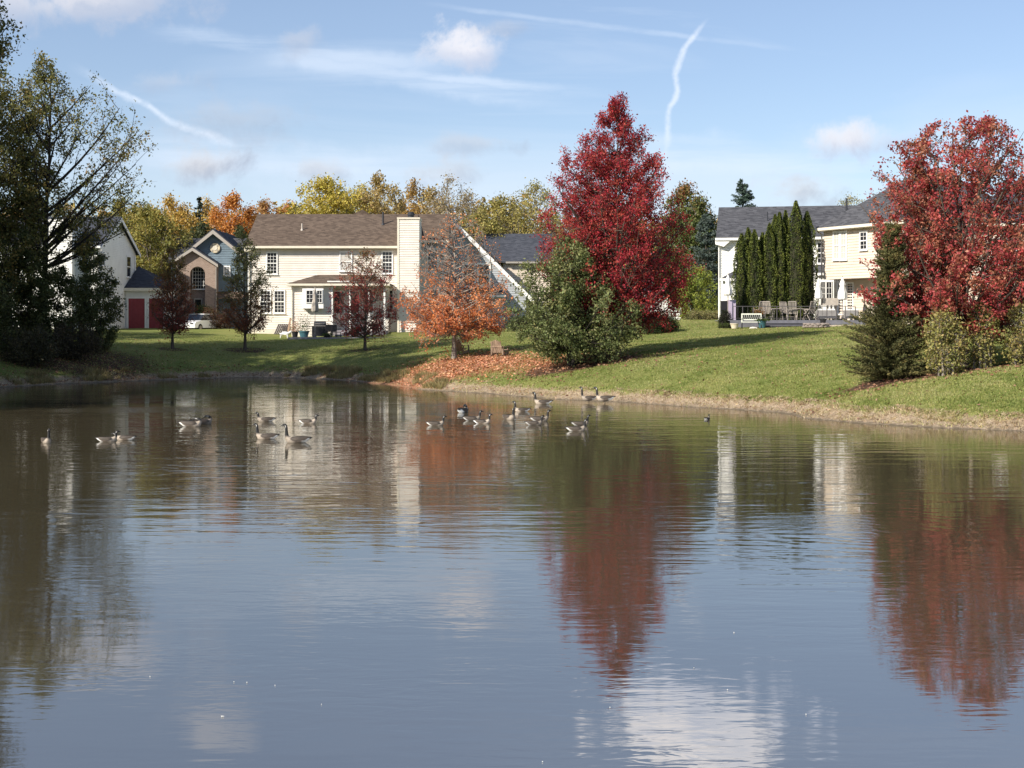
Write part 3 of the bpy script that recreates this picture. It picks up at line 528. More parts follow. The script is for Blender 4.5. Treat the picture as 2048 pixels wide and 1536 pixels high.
MB().prism([(mx_+.20*math.cos(t), 1.03, mz_+.20*math.sin(t)) for t in np.linspace(0, 2*math.pi, 16, endpoint=False)], (0, .028, 0)).build('medallion_centre', M['pale_stone'], H2.e)
for k in range(4): t = R(45+90*k); MB().fb((mx_+.31*math.cos(t), 1.06, mz_+.31*math.sin(t)), UX, NY, -.05, .05, -.08, .08, .0, .03).build('medallion_key', M['gtrim'], H2.e)
p0, _ = H2.wy(352, 560, 0); p1, _ = H2.wy(431, 560, 0); pa, pz = H2.wy(387, 497, 0); pe = H2.wy(431, 526, 0)[1]
d0, dz0 = H2.wy(380, 577, 0); d1, _ = H2.wy(410, 577, 0); dt = H2.wy(395, 533, 0)[1]; r_ = (d1-d0)/2; dc = (d0+d1)/2
mb = MB(); arc = [(dc-r_*math.cos(t), -.0, dt-r_+r_*math.sin(t)) for t in np.linspace(0, math.pi, 14)]
for i in range(13):                                     # brick above and around the arch
    A, B = arc[i], arc[i+1]; up = lambda x: pz-.1-abs(x-pa)*(pz-pe)/(p1-pa)
    mb.prism([(A[0], 0, A[2]), (B[0], 0, B[2]), (B[0], 0, up(B[0])), (A[0], 0, up(A[0]))], (0, .3, 0))
mb.prism([(p0, 0, -.4), (d0, 0, -.4), (d0, 0, up(d0)), (pa if pa < d0 else d0, 0, up(min(pa, d0))), (p0, 0, up(p0))], (0, .3, 0)); mb.prism([(d1, 0, -.4), (p1, 0, -.4), (p1, 0, up(p1)), (d1, 0, up(d1))], (0, .3, 0)); mb.box(p1-.3, p1, .3, 1.2, -.4, pe); mb.box(p0, p1-.3, .9, 1.19, -.4, up(p1)); H2.put('brick_arch', mb, M['brick'])
for sgn in (1, -1):
    e_ = p1+.3 if sgn > 0 else p0-.3; zb_ = pz-abs(e_-pa)*(pz-pe)/(p1-pa); p = [(pa, -.4, pz), (e_, -.4, zb_), (e_, 2.4, zb_), (pa, 2.4, pz)]; MB().prism(p if sgn > 0 else p[::-1], (0, 0, .14)).build('porch_roof', M['dark_roof'], H2.e)
    MB().prism([(pa, -.47, pz+.05), (e_, -.47, zb_+.05), (e_, -.47, zb_-.18), (pa, -.47, pz-.22)], (0, .065, 0)).build('rake_board', M['gtrim'], H2.e)
window(H2, (d0+.08, .8, dz0), UX, NY, d1-d0-.16, dt-dz0-.1, cols=5, rows=6, double=False, fr=.05)
win_px(H2, 388, 405, 597, 640, .85, cols=1, rows=1, double=False, sill=False, trim='gtrim'); win_px(H2, 447, 461, 532, 552, 1.2, cols=2, rows=3)
MB().prism([(p1+.01, .1, 2.55), (wr_+.2, .1, 2.55), (wr_+.2, 1.15, 3.1), (p1+.01, 1.15, 3.1)], (0, 0, .1)).build('lower_roof', M['brown_roof'], H2.e)
MB().bar((p1+.06, -.06, 0), (p1+.06, -.06, pe-.1), .04).build('downspout', M['gtrim'], H2.e)
# --- white house at the left, side wall in shade
Y1 = 107.0; X1_ = X_(-220, Y1); H1 = House('white_house_red_garage', 'white house with grey roof and dark red garage door behind the left trees', X1_, Y1, ground_line(X_(200, Y1), X_(100, Y1), Y1))
L1 = X_(197, Y1)-X1_; e1 = H1.wy(190, 493, 0)[1]; D1 = 10.6; r1 = H1.wx(234, 438, L1)[1]
mb = MB().box(0, L1-.03, .03, D1, -.5, e1); mb.siding((0, .03, 0), UX, NY, .3, e1, lambda z: 0, lambda z: L1)
mb.prism([(L1-.03, 0.03, e1), (L1-.03, D1, e1), (L1-.03, D1/2, r1-.1)], (-L1+.1, 0, 0)); mb.siding((L1-.03, 0, 0), (0, 1, 0), (1, 0, 0), .3, r1-.2, lambda z: 0 if z < e1 else (z-e1)/(r1-e1)*D1/2, lambda z: D1 if z < e1 else D1-(z-e1)/(r1-e1)*D1/2, course=.14); H1.put('wall', mb, M['white'])
rf = gable_roof(MB(), -.3, L1+.28, -.4, D1+.4, e1-.12, r1+.05); H1.put('roof', rf, M['dark_roof'])
MB().box(-.3, L1+.28, -.51, -.402, e1-.14, e1+.02).build('gutter', M['trim'], H1.e); MB().box(-.3, L1+.2, -.4, 0, e1-.18, e1-.165).build('soffit', M['trim'], H1.e)
for a, b in ((-.4, D1/2), (D1+.4, D1/2)): MB().prism([(L1+.285, a, e1-.05), (L1+.285, b, r1+.12), (L1+.285, b, r1-.16), (L1+.285, a, e1-.33)], (.045, 0, 0)).build('rake_board', M['trim'], H1.e)
k0, kz = H1.wy(98, 442, -.9); k1, _ = H1.wy(144, 442, -.9); cc = MB().box(k0, k1, -.88, .0, -.4, kz); cc.siding((0, -.88, 0), UX, NY, .3, kz-.08, lambda z: k0+.12, lambda z: k1-.12, course=.16); cc.box(k0, k1, 0, 1.6, e1-.3, kz); cc = H1.put('chimney', cc, M['white'])
MB().box(k0-.05, k1+.05, -.94, 1.63, kz, kz+.12).build('chimney_cap', M['trim'], cc)
for q_ in (k0-.01, k1-.12): MB().box(q_, q_+.13, -.915, -.882, -.3, kz-.01).build('corner_board', M['trim'], cc)
vx, _ = H1.wy(91, 430, 4); MB().bar((vx, 4, e1+.9), (vx, 4, r1+.55), .09, 8).build('vent_pipe', M['pipe'], H1.e)
def wxw(h, px0, px1, py0, py1, xl, **k):
    a, zt = h.wx(px0, py0, xl); b, _ = h.wx(px1, py0, xl); _, zb = h.wx((px0+px1)/2, py1, xl); return window(h, (xl, min(a, b)+.09, zb), (0, 1, 0), (1, 0, 0), abs(b-a)-.18, zt-zb-.1, **k)
wxw(H1, 252, 261, 511, 553, L1, cols=1, rows=1); wxw(H1, 202, 209, 505, 530, L1, cols=2, rows=2)
win_px(H1, 162, 186, 505, 548, 0); win_px(H1, 20, 44, 505, 548, 0); win_px(H1, 160, 184, 590, 636, 0); win_px(H1, 30, 60, 590, 636, 0)
yg = 7.4; ge = H1.wy(290, 578, yg-.3)[1]; gl = L1+.01; gr = H1.wy(329, 600, yg)[0]; gh = H1.wy(272, 535, yg+3.6)[1]
mb = MB().box(gl, gr, yg, yg+7, -.4, ge); mb.siding((0, yg, 0), UX, NY, 0, ge, lambda z: gl, lambda z: gr); H1.put('garage_wall', mb, M['white'])
mb = MB(); mb.prism([(gl, yg-.35, ge), (gr+.3, yg-.35, ge), (gl+.1, yg+3.6, gh)], (0, 0, .12)); mb.prism([(gr+.3, yg-.35, ge), (gr+.3, yg+7.3, ge), (gl+.1, yg+3.6, gh)], (0, 0, .12)); H1.put('garage_roof', mb, M['dark_roof'])
MB().box(gl-.75, gr+.3, yg-.45, yg-.352, ge-.16, ge+.08).build('fascia', M['ctrim'], H1.e)
for x0, x1 in ((257, 289.5), (298, 330)):
    a, zt = H1.wy(x0, 597, yg-.05); b, _ = H1.wy(x1, 597, yg-.05); b = min(b, gr-.08); dr = MB().box(a, b, yg-.06, yg-.026, .0, zt)
    for i in range(4):
        for j in range(4): w_ = (b-a)/4; hh = zt/4; dr.box(a+w_*i+.05, a+w_*(i+1)-.05, yg-.085, yg-.058, hh*j+.06, hh*(j+1)-.06)
    dr = H1.put('garage_door', dr, M['red']); MB().box(a-.1, a-.003, yg-.09, yg-.026, 0, zt+.1).box(b+.003, b+.1, yg-.09, yg-.026, 0, zt+.1).box(a-.003, b+.003, yg-.09, yg-.026, zt+.003, zt+.1).build('door_frame', M['trim'], dr)
MB().bar((L1+.08, D1-.4, 0), (L1+.08, D1-.4, e1-.3), .05).build('downspout', M['trim'], H1.e)
# --- white house with grey roof, right of centre
Y5 = 100.0; YAW5 = R(-10.5); X5 = X_(1438, Y5); H5 = House('white_house_grey_roof', 'white house with grey shingle roof standing behind the tall arborvitae', X5, Y5, gz(X5, Y5)-.1, YAW5)
e5 = H5.wy(1445, 480, 0)[1]; L5 = 12.4; D5 = 10; r5 = H5.wy(1500, 414, D5/2)[1]-.2
mb = MB().box(0, L5, .03, D5, -.8, e5); mb.siding((0, .03, 0), UX, NY, 0, e5, lambda z: 0, lambda z: L5); mb.prism([(0.01, .03, e5), (0.01, D5, e5), (0.01, D5/2, r5-.05)], (L5-.02, 0, 0)); H5.put('wall', mb, M['white'])
rf5 = H5.put('roof', gable_roof(MB(), -.2, L5+.3, -.4, D5+.4, e5, r5+.05), M['grey_roof']); MB().box(-.25, L5+.3, -.5, -.402, e5-.05, e5+.12).build('gutter', M['trim'], H5.e); MB().box(-.2, L5, -.4, 0, e5-.07, e5-.055).build('soffit', M['trim'], H5.e)
MB().prism([(-.25, -.4, e5-.05), (.75, -.4, e5-.05), (.75, -.4, e5-.14), (.35, -.4, e5-.5), (-.25, -.4, e5-.32)], (0, .38, 0)).build('cornice_return', M['trim'], H5.e)
MB().box(-.03, .14, -.03, .028, -.7, e5-.08).build('corner_board', M['trim'], H5.e); MB().bar((.0, -.12, -.4), (.0, -.12, e5-.35), .045).build('downspout', M['trim'], H5.e)
for px, yl, hh, r_ in ((1535, 2.4, .75, .04), (1693, 3.4, 1.25, .07)):
    xv, _ = H5.wy(px, 430, yl); zz_ = e5+(r5-e5)*(yl+.4)/(D5/2+.4)+.1; MB().bar((xv, yl, zz_), (xv, yl, zz_+hh), r_, 8).build('vent_pipe', M['pipe'], rf5)
win_px(H5, 1633, 1651, 484, 528, 0, cols=2, rows=2); win_px(H5, 1470, 1490, 484, 528, 0, cols=2, rows=2)
for x0, x1, zt_, fr_ in ((1440, 1472, 545, -1.4), (1628, 1668, 534, -1.6)):
    a, zt = H5.wy(x0, zt_, fr_); b, _ = H5.wy(x1, zt_, fr_); MB().prism([(a, fr_-.2, zt-.55), (b, fr_-.2, zt-.55), (b, -.0, zt+.1), (a+(1.0 if x0 < 1500 else 0), -.0, zt+.1)], (0, 0, .1)).build('lower_roof', M['grey_roof'], H5.e)
    MB().box(a, b, fr_-.27, fr_-.202, zt-.58, zt-.42).build('gutter', M['trim'], H5.e); MB().box(a+.2, b, fr_, .0, -.6, zt-.6).build('bay_wall', M['white'], H5.e)
for x0, x1 in ((1641, 1651), (1652, 1664)): win_px(H5, x0, x1, 563, 600, -1.6, cols=2, rows=3, double=False, sill=False, fr=.04)
# --- tan house at the right
A6 = Vector((20.6, 92.6)); yaw6 = math.atan2(-6.2, 3.4); X6, Y6 = A6; H6 = House('tan_house', 'tan sided house with grey hip roof and overhanging upper floor behind the right maple', X6, Y6, gz(X6, Y6)-.15, yaw6)
e6 = H6.wy(1652, 460, 0)[1]; L6 = 7.4; W6 = 12.0; zb6 = H6.wy(1670, 558, 0)[1]
mb = MB().box(0, L6, .03, W6, zb6, e6); mb.siding((0, .03, 0), UX, NY, zb6, e6, lambda z: 0, lambda z: L6); H6.put('upper_wall', mb, M['tan'])
mb = MB().box(.05, L6, 1.4, W6, -.8, zb6-.01); mb.siding((0, 1.4, 0), UX, NY, -.2, zb6-.02, lambda z: .05, lambda z: L6); H6.put('lower_wall', mb, M['tan'])
r6 = e6+3.4; o6 = .4; y5_, y6_ = L6/2, W6-L6/2
E = [(-o6, -o6, e6), (L6+o6, -o6, e6), (L6+o6, W6+o6, e6), (-o6, W6+o6, e6)]; P1 = (L6/2, y5_+.6, r6); P2_ = (L6/2, y6_, r6); mb = MB()
for p in ([E[0], E[1], P1], [E[1], E[2], P2_, P1], [E[2], E[3], P2_], [E[3], E[0], P1, P2_]): mb.prism(p, (0, 0, .14))
H6.put('roof', mb, M['grey_roof']); MB().box(-o6, L6+o6, -o6-.11, -o6-.002, e6-.06, e6+.12).build('gutter', M['ctrim'], H6.e); MB().box(-o6, L6, -o6, 0, e6-.09, e6-.075).build('soffit', M['ctrim'], H6.e)
MB().bar((-.05, -.1, zb6), (-.05, -.1, e6-.3), .05).bar((-.05, -.1, e6-.3), (-.2, -o6, e6-.05), .05).build('downspout', M['gtrim'], H6.e)
win_px(H6, 1667, 1681, 463, 520, 0, cols=2, rows=2, glass='blind'); win_px(H6, 1681.5, 1695, 463, 520, 0, cols=2, rows=2, glass='blind'); win_px(H6, 1720, 1736, 463, 500, 0, cols=2, rows=2, glass='glass')
win_px(H6, 1676, 1690, 565, 630, 1.4, cols=2, rows=3, double=False, sill=False); win_px(H6, 1694, 1708, 565, 630, 1.4, cols=2, rows=3, double=False, sill=False)
X7, Y7 = 27.6, 84.0; H7 = House('tan_house_wing', 'large grey roofed house seen through the red maple at the right edge', X7, Y7, gz(X7, Y7)-.15, R(-6)); e7 = 6.2
mb = MB().box(0, 16, .03, 11, -.8, e7); mb.siding((0, .03, 0), UX, NY, 0, e7, lambda z: 0, lambda z: 16); H7.put('wall', mb, M['tan'])
mb = MB(); E = [(-.4, -.4, e7), (16.4, -.4, e7), (16.4, 11.4, e7), (-.4, 11.4, e7)]; P1 = (5.2, 5.5, e7+3.9); P2_ = (12, 5.5, e7+3.9)
for p in ([E[0], E[1], P2_, P1], [E[1], E[2], P2_], [E[2], E[3], P1, P2_], [E[3], E[0], P1]): mb.prism(p, (0, 0, .14))
H7.put('roof', mb, M['dark_roof']); MB().box(-.4, 16.4, -.5, -.402, e7-.05, e7+.12).build('gutter', M['ctrim'], H7.e)
for k in range(4): window(H7, (1.2+k*3.3, 0, 3.9), UX, NY, 1.3, 1.5); window(H7, (1.2+k*3.3, 0, .9), UX, NY, 1.3, 1.5)
# --- small pale building behind the red maple
Y8 = 128.0; X8 = X_(1290, Y8); H8 = House('pale_distant_house', 'pale low building glimpsed under the tall red maple', X8, Y8, gz(X8, Y8)); L8 = X_(1385, Y8)-X8
mb = MB().box(0, L8, 0, 7, -.4, 2.6); mb.siding((0, 0, 0), UX, NY, 0, 2.6, lambda z: 0, lambda z: L8); H8.put('wall', mb, M['white']); H8.put('roof', gable_roof(MB(), -.3, L8+.3, -.4, 7.4, 2.6, 4.6), M['dark_roof'])
for k in range(2): window(H8, (.7+1.9*k, 0, .9), UX, NY, .9, 1.2)

# ------------------------------------------------------------ deck and its furniture
DZ = Z_(640, 88.0); DY = 88.0; gx0, gx1 = X_(1460, DY), X_(1716, DY)+1.5
dk = empty('deck', ((gx0+gx1)/2, DY, DZ), 0, 'low grey composite deck in front of the white and tan houses', 'deck')
dx = (gx0+gx1)/2; lo = gz(dx, DY)-DZ-.4
for k in range(22):
    y = k*.3; MB().box(gx0-dx, gx1-dx, y+.01, y+.288, -.04, 0).build('deck_board', M['deck'], dk)
def fas(a, b, m='deck', y=-.03): MB().box(X_(a, DY)-dx, X_(b, DY)-dx, y, y+.028, lo, -.043).build('fascia_board', M[m], dk)
fas(1460, 1524); fas(1524, 1655); fas(1655, 1760)
for k in range(3):
    h_ = -.17*(k+1); y1_ = -.031-.3*k; MB().box(X_(1525, DY)-dx, X_(1605+3*k, DY)-dx, y1_-.3, y1_-.003, h_-.035, h_).build('step_tread', M['deck'], dk); MB().box(X_(1525, DY)-dx, X_(1605+3*k, DY)-dx, y1_-.27, y1_-.25, h_-.3, h_-.037).build('step_riser', M['deckdark'], dk)
rl = empty('deck_railing', (dx, DY+.15, DZ), 0, 'thin dark metal railing along the front of the grey deck', 'railing')
rp = [1467, 1486, 1507, 1531, 1554.5, 1577, 1602, 1637, 1655, 1674, 1692, 1712]
for px in rp: MB().box(X_(px, DY)-dx-.025, X_(px, DY)-dx+.025, -.02, .02, 0, .84).build('post', M['rail'], rl)
MB().box(X_(rp[0], DY)-dx, X_(rp[-1], DY)-dx, -.03, .03, .842, .88).build('top_rail', M['rail'], rl); MB().box(X_(rp[0], DY)-dx, X_(rp[-1], DY)-dx, -.012, .012, .1, .125).build('bottom_rail', M['rail'], rl)
for a, b in zip(rp[:-1], rp[1:]):
    mid = (X_(a, DY)+X_(b, DY))/2-dx; MB().box(mid-.008, mid+.008, -.006, .006, .126, .84).build('baluster', M['rail'], rl)
def patio_chair(x, y, rz, label):
    e = empty('patio_chair', (x, y, DZ), rz, label, 'chair', 'grey high backed patio chairs on the deck'); m = M['greyteak']
    MB().box(-.25, .25, -.24, .24, .40, .44).build('seat', m, e)
    fr = MB()
    for s in (-1, 1): fr.bar((s*.26, .22, .38), (s*.24, .40, 1.16), .022)
    fr.bar((-.24, .40, 1.16), (.24, .40, 1.16), .03).build('back_frame', m, e)
    for k in range(5): t = -.18+.09*k; MB().prism([(t-.025, .235, .46), (t+.025, .235, .46), (t+.025, .385, 1.12), (t-.025, .385, 1.12)], (0, .018, 0)).build('slat', m, e)
    for s in (-1, 1):
        MB().bar((s*.29, -.27, .64), (s*.29, .28, .66), .03).build('armrest', m, e)
        MB().bar((s*.29, -.30, 0), (s*.29, .16, .63), .022).build('leg', m, e); MB().bar((s*.29, .34, 0), (s*.29, -.10, .63), .022).build('leg', m, e)
    MB().bar((-.29, .12, .2), (.29, .12, .2), .015).build('stretcher', m, e); return e
for px, dy, rz, lb in ((1520, 1.3, 200, 'leftmost grey patio chair turned sideways on the deck beside the teal planter'), (1537, .9, 150, 'grey patio chair facing right at the left end of the deck tables'), (1583, .7, 176, 'middle grey patio chair with its back to the lawn'), (1618, .8, 215, 'rightmost grey patio chair angled towards the round table'), (1572, 2.2, 20, 'grey patio chair half hidden behind the middle one')):
    Y = DY+dy; patio_chair(X_(px, Y), Y, R(rz), lb)
for px, lb in ((1555, 'left low patio table between the grey chairs'), (1601, 'right patio table between the two high backed chairs')):
    e = empty('patio_table', (X_(px, DY+1.5), DY+1.5, DZ), 0, lb, 'table', 'patio tables on the deck'); MB().lathe([(.52, .70), (.54, .72), (.52, .74)], 18).build('tabletop', M['greyteak'], e)
    for k in range(4): a = R(45+90*k); MB().bar((.42*math.cos(a), .42*math.sin(a), 0), (.3*math.cos(a), .3*math.sin(a), .70), .022).build('leg', M['greyteak'], e)
def umbrella(px, Y, top, bot, w, label, z0, m='fabric', folded=True):
    x = X_(px, Y); e = empty('closed_parasol', (x, Y, z0), 0, label, 'parasol', 'closed patio parasols'); zt = Z_(top, Y)-z0; zb = Z_(bot, Y)-z0; rb = w*Y/F/2
    MB().bar((0, 0, 0), (0, 0, zt+.08), .025, 8).build('pole', M['greyteak'], e)
    MB().lathe([(rb*.75, zb), (rb, zb+.12), (rb*.85, zb+(zt-zb)*.35), (rb*.5, zb+(zt-zb)*.62), (rb*.62, zb+(zt-zb)*.70), (rb*.35, zb+(zt-zb)*.85), (.03, zt)], 24, sq=lambda t: .22*math.sin(8*t)).build('canopy', M[m], e, smooth=True)
    MB().lathe([(.26, 0), (.28, .05), (.08, .10), (.05, .3)], 14).build('base', M['rail'], e); return e
umbrella(1456, 90, 550, 591, 17, 'closed white parasol left of the arborvitae row', DZ); umbrella(1637, 90, 557, 598, 14, 'closed white parasol just right of the arborvitae row', DZ); umbrella(1685, 89.6, 555, 600, 18, 'closed white parasol in front of the tan house wall', DZ)
umbrella(630, 101.5, 576, 624, 13, 'closed beige parasol beside the sunroom bay window', gz(X_(630, 101.5), 101.5), 'tancloth')
def armchair(px, Y, label, w=.95):
    e = empty('outdoor_sofa', (X_(px, Y), Y, DZ), 0, label, 'sofa', 'brown outdoor sofas on the deck'); MB().box(-w/2, w/2, -.4, .4, .12, .62).build('frame', M['lead'], e); MB().box(-w/2+.06, w/2-.06, -.38, .3, .623, .72).build('cushion', M['fabric'], e)
    for s in (-1, 1):
        for t in (-1, 1): MB().box(s*(w/2-.05)-.03, s*(w/2-.05)+.03, t*.34-.03, t*.34+.03, 0, .12).build('leg', M['rail'], e)
armchair(1652, DY+1.2, 'brown outdoor sofa right of the tables with white cushion', 1.1); armchair(1702, DY+1.2, 'brown outdoor sofa below the rightmost parasol', .8)
e = empty('grill', (X_(1659, DY+2.4), DY+2.4, DZ), 0, 'covered tan grill standing behind the brown outdoor sofa', 'grill'); MB().box(-.5, .5, -.3, .3, .95, 1.42).build('cover', M['tancloth'], e)
for s in (-1, 1): MB().box(s*.12-.05, s*.12+.05, -.05, .05, 0, .95).build('leg', M['tancloth'], e)
def pot(name, x, y, z, r, h, m, label, plantcol=None, cat='pot', ph=.35):
    e = empty(name, (x, y, z), 0, label, cat); MB().lathe([(r*.62, 0), (r*.7, .03), (r*.95, h*.8), (r*1.06, h*.86), (r*1.06, h), (r*.9, h), (r*.88, h*.9)], 18).build('pot', M[m], e, smooth=False)
    if plantcol is not None:
        rg = np.random.default_rng(int(abs(x*100))+3); n = 350; p = rg.normal(size=(n, 3))*[r*.7, r*.7, ph*.4]; p[:, 2] = abs(p[:, 2])*1.2+h; v, f = leaves(p, .09, rg); tag(link('foliage', mesh_np('foliage', v, f, LEAF, col=np.repeat(pal_pick(plantcol, rg.random(n), rg), 4, 0)), e), kind='stuff')
    return e
GREEN = [(.03, .05, .015), (.07, .11, .03), (.10, .14, .04)]; AUT = [(.30, .08, .03), (.35, .20, .06), (.10, .12, .03)]
Yp = 86.6; pot('planter', X_(1469, Yp), Yp, gz(X_(1469, Yp), Yp), .26, .33, 'terra', 'cream clay pot on the grass left of the bench'); pot('planter', X_(1524, Yp), Yp, gz(X_(1524, Yp), Yp), .27, .46, 'teal', 'teal glazed pot on the grass right of the bench', GREEN, ph=.12)
pot('planter', X_(1517, DY+.5), DY+.5, DZ, .24, .34, 'teal', 'teal pot of autumn flowers standing on the deck', AUT)
pot('planter', X_(1646, Yp+.9), Yp+.9, gz(X_(1646, Yp), Yp)+.1, .2, .4, 'dark', 'black pot standing against the deck fascia by the fire pit')
bn = empty('garden_bench', (X_(1503, 86.7), 86.7, gz(X_(1503, 86.7), 86.7)), R(172), 'cream garden bench with dark lattice back beside the deck steps', 'bench'); m = M['bench']
MB().box(-.62, .62, -.22, .24, .36, .41).build('seat', m, bn); MB().box(-.62, .62, -.27, -.232, .50, .56).box(-.62, .62, -.27, -.232, .84, .92).box(-.62, -.56, -.27, -.232, .3, .84).box(.56, .62, -.27, -.232, .3, .84).build('back_frame', m, bn); MB().box(-.56, .56, -.262, -.24, .56, .84).build('lattice_panel', M['dark'], bn)
for k in range(9): MB().bar((-.5+.125*k, -.235, .57), (-.44+.125*k, -.235, .83), .010).build('lattice_bar', m, bn)
for s in (-1, 1):
    MB().box(s*.6-.03, s*.6+.03, -.26, .26, .60, .64).build('armrest', m, bn)
    for t in (-.22, .2): MB().box(s*.58-.03, s*.58+.03, t-.03, t+.03, 0, .36).build('leg', M['dark'], bn)
def rock(name, x, y, z, r, m, label=None, cat=None, parent=None, seed=1, sq=.6):
    rg = random.Random(seed); mb = MB(); n, k = 8, 5; pr = []
    for j in range(k): t = j/(k-1); pr.append((r*math.sin(math.pi*(.08+.84*t))**.7, r*sq*(1-math.cos(math.pi*t))*.5*1.6))
    mb.lathe(pr, n); mb.v = [(a*(1+rg.uniform(-.18, .18)), b*(1+rg.uniform(-.18, .18)), c*(1+rg.uniform(-.1, .1))) for a, b, c in mb.v]; o = mb.build(name, M[m], parent, loc=(x, y, z)); return tag(o, label, cat)
rock('rock', X_(1507, 86.2), 86.2, gz(X_(1507, 86.2), 86.2)-.05, .27, 'pale_stone', 'pale rounded rock on the grass in front of the bench', 'rock', seed=4, sq=.35)
fx, fy = X_(1632, 86.0), 86.0; fp = empty('fire_pit', (fx, fy, gz(fx, fy)), 0, 'ring of stacked brown stones on the lawn before the deck', 'fire pit'); k = 0
for lay in range(2):
    for i in range(14): a = 2*math.pi*(i+.5*lay)/14; rr = .68-.03*lay; k += 1; rock('stone', rr*math.cos(a), rr*math.sin(a), lay*.13-.02, .17, 'stone', parent=fp, seed=k)
MB().box(X_(1668, 86.8)-.9, X_(1668, 86.8)+3.2, 86.4, 87.6, gz(X_(1690, 86.8), 86.8)-.3, gz(X_(1690, 86.8), 86.8)+.03).build('gravel_path', M['gravel']); tag(bpy.data.objects['gravel_path'], kind='structure')
e = empty('cabinet', (X_(1461, 90.6), 90.6, DZ), 0, 'lilac covered cabinet at the left end of the deck', 'cabinet'); MB().box(-.2, .3, -.3, .3, 0, 1.3).build('cover', M['lilac'], e); MB().box(-.62, -.23, -.2, .2, 0, 1.25).build('dark_side', M['dark'], e)

# --- things around the cream house
Yc = 103.2; gg = lambda px, Y: gz(X_(px, Y), Y)
lp = empty('leaning_boards', (X_(562, 106.6), 106.6, gg(562, 106.6)), 0, 'dark boards leaning against the cream wall', 'lumber')
for k in range(7): t = -.45+.14*k; MB().prism([(t, -.55, 0), (t+.11, -.55, 0), (t+.33, .2, .78), (t+.22, .2, .78)], (0, .05, 0)).build('board', M['boards'], lp)
lb = MB().prism([(0, -.2, 0), (.12, -.2, 0), (.30, .22, 1.25), (.16, .22, 1.25)], (0, .05, 0)).build('leaning_plank', M['wood'], loc=(X_(574, 106.4), 106.4, gg(574, 106.4))); tag(lb, 'single brown plank leaning upright beside the dark boards', 'plank')
pot('planter', X_(590, 102.6), 102.6, gg(590, 102.6), .25, .45, 'dark', 'dark pot of pink and tan flowers at the sunroom corner', [(.55, .3, .28), (.4, .25, .12), (.6, .45, .4)], ph=.9)
pot('planter', X_(608, 102.2), 102.2, gg(608, 102.2), .38, .5, 'teal', 'wide blue pot with an upright evergreen by the bay window', GREEN, ph=1.3)
pot('planter', X_(708, 101.4), 101.4, gg(708, 101.4), .22, .3, 'dark', 'small black pot of pale green leaves beside the porch steps', [(.08, .12, .06), (.18, .24, .13)], ph=.5)
pot('planter', X_(654, 100.8), 100.8, gg(654, 100.8), .26, .25, 'dark', 'low dark pot on the patio edge before the grill', GREEN, ph=.15)
e = empty('barbecue', (X_(640, 102.3), 102.3, gg(640, 102.3)), 0, 'black barbecue on the patio under the bay window', 'barbecue'); MB().box(-.55, .55, -.3, .3, .1, .85).build('cabinet', M['dark'], e)
hd = MB(); hd.prism([(-.42, .28*math.cos(t), .86+.32*math.sin(t)) for t in np.linspace(0, math.pi, 9)], (.84, 0, 0)); hd.build('hood', M['pipe'], e); MB().bar((-.35, -.34, 1.0), (.35, -.34, 1.0), .02).build('handle', M['greyteak'], e); MB().box(-.95, -.56, -.28, .28, .8, .84).build('side_shelf', M['pipe'], e)
for s in (-1, 1):
    for t in (-1, 1): MB().box(s*.48-.04, s*.48+.04, t*.24-.04, t*.24+.04, -.02, .1).build('leg', M['dark'], e)
def blackchair(px, Y, rz, label):
    e = empty('garden_chair', (X_(px, Y), Y, gg(px, Y)), R(rz), label, 'chair', 'black garden chairs on the patio'); MB().box(-.25, .25, -.25, .25, .4, .45).build('seat', M['dark'], e); MB().box(-.25, .25, .23, .27, .46, .95).build('backrest', M['dark'], e)
    for s in (-1, 1):
        MB().box(s*.27-.02, s*.27+.02, -.25, .25, .62, .66).build('armrest', M['dark'], e)
        for t in (-.23, .23): MB().box(s*.24-.02, s*.24+.02, t-.02, t+.02, 0, .4).build('leg', M['dark'], e)
blackchair(656, 102.0, 200, 'black garden chair right of the barbecue'); blackchair(672, 101.6, 150, 'black garden chair nearest the porch steps'); blackchair(752, 101.8, 180, 'black garden chair under the right end of the porch')
MB().box(X_(584, 102.5), X_(822, 102.5), 100.6, 104.1, gg(650, 102)-.4, gg(650, 102)+.035).build('patio', M['paver']); tag(bpy.data.objects['patio'], kind='structure')
# white dog-like ornament
def skin_fig(name, pts, edges, rad, m, parent, sub=1):
    me = bpy.data.meshes.new(name); me.from_pydata(pts, edges, []); o = link(name, me, parent); s = o.modifiers.new('s', 'SKIN'); 
    for i, r in enumerate(rad): me.skin_vertices[0].data[i].radius = (r, r)
    me.skin_vertices[0].data[0].use_root = True; b = o.modifiers.new('b', 'SUBSURF'); b.levels = sub; b.render_levels = sub; me.materials.append(m); return o
dg = empty('dog', (X_(568, 102.0), 102.0, gg(568, 102.0)), R(0), 'small white dog nosing the grass beside the leaning boards', 'dog')
skin_fig('body', [(0, 0, .36), (.2, 0, .38), (.34, 0, .36), (.44, 0, .46), (.52, 0, .5), (.6, 0, .46), (-.2, 0, .36), (-.28, 0, .32), (-.34, 0, .40), (-.22, .08, .2), (-.26, .08, .0), (-.22, -.08, .2), (-.26, -.08, 0), (.26, .08, .18), (.26, .08, 0), (.26, -.08, .18), (.26, -.08, 0)],
    [(0, 1), (1, 2), (2, 3), (3, 4), (4, 5), (0, 6), (6, 7), (7, 8), (6, 9), (9, 10), (6, 11), (11, 12), (1, 13), (13, 14), (1, 15), (15, 16)], [.13, .12, .09, .07, .08, .04, .11, .04, .02, .045, .03, .045, .03, .04, .03, .04, .03], M['fabric'], dg)
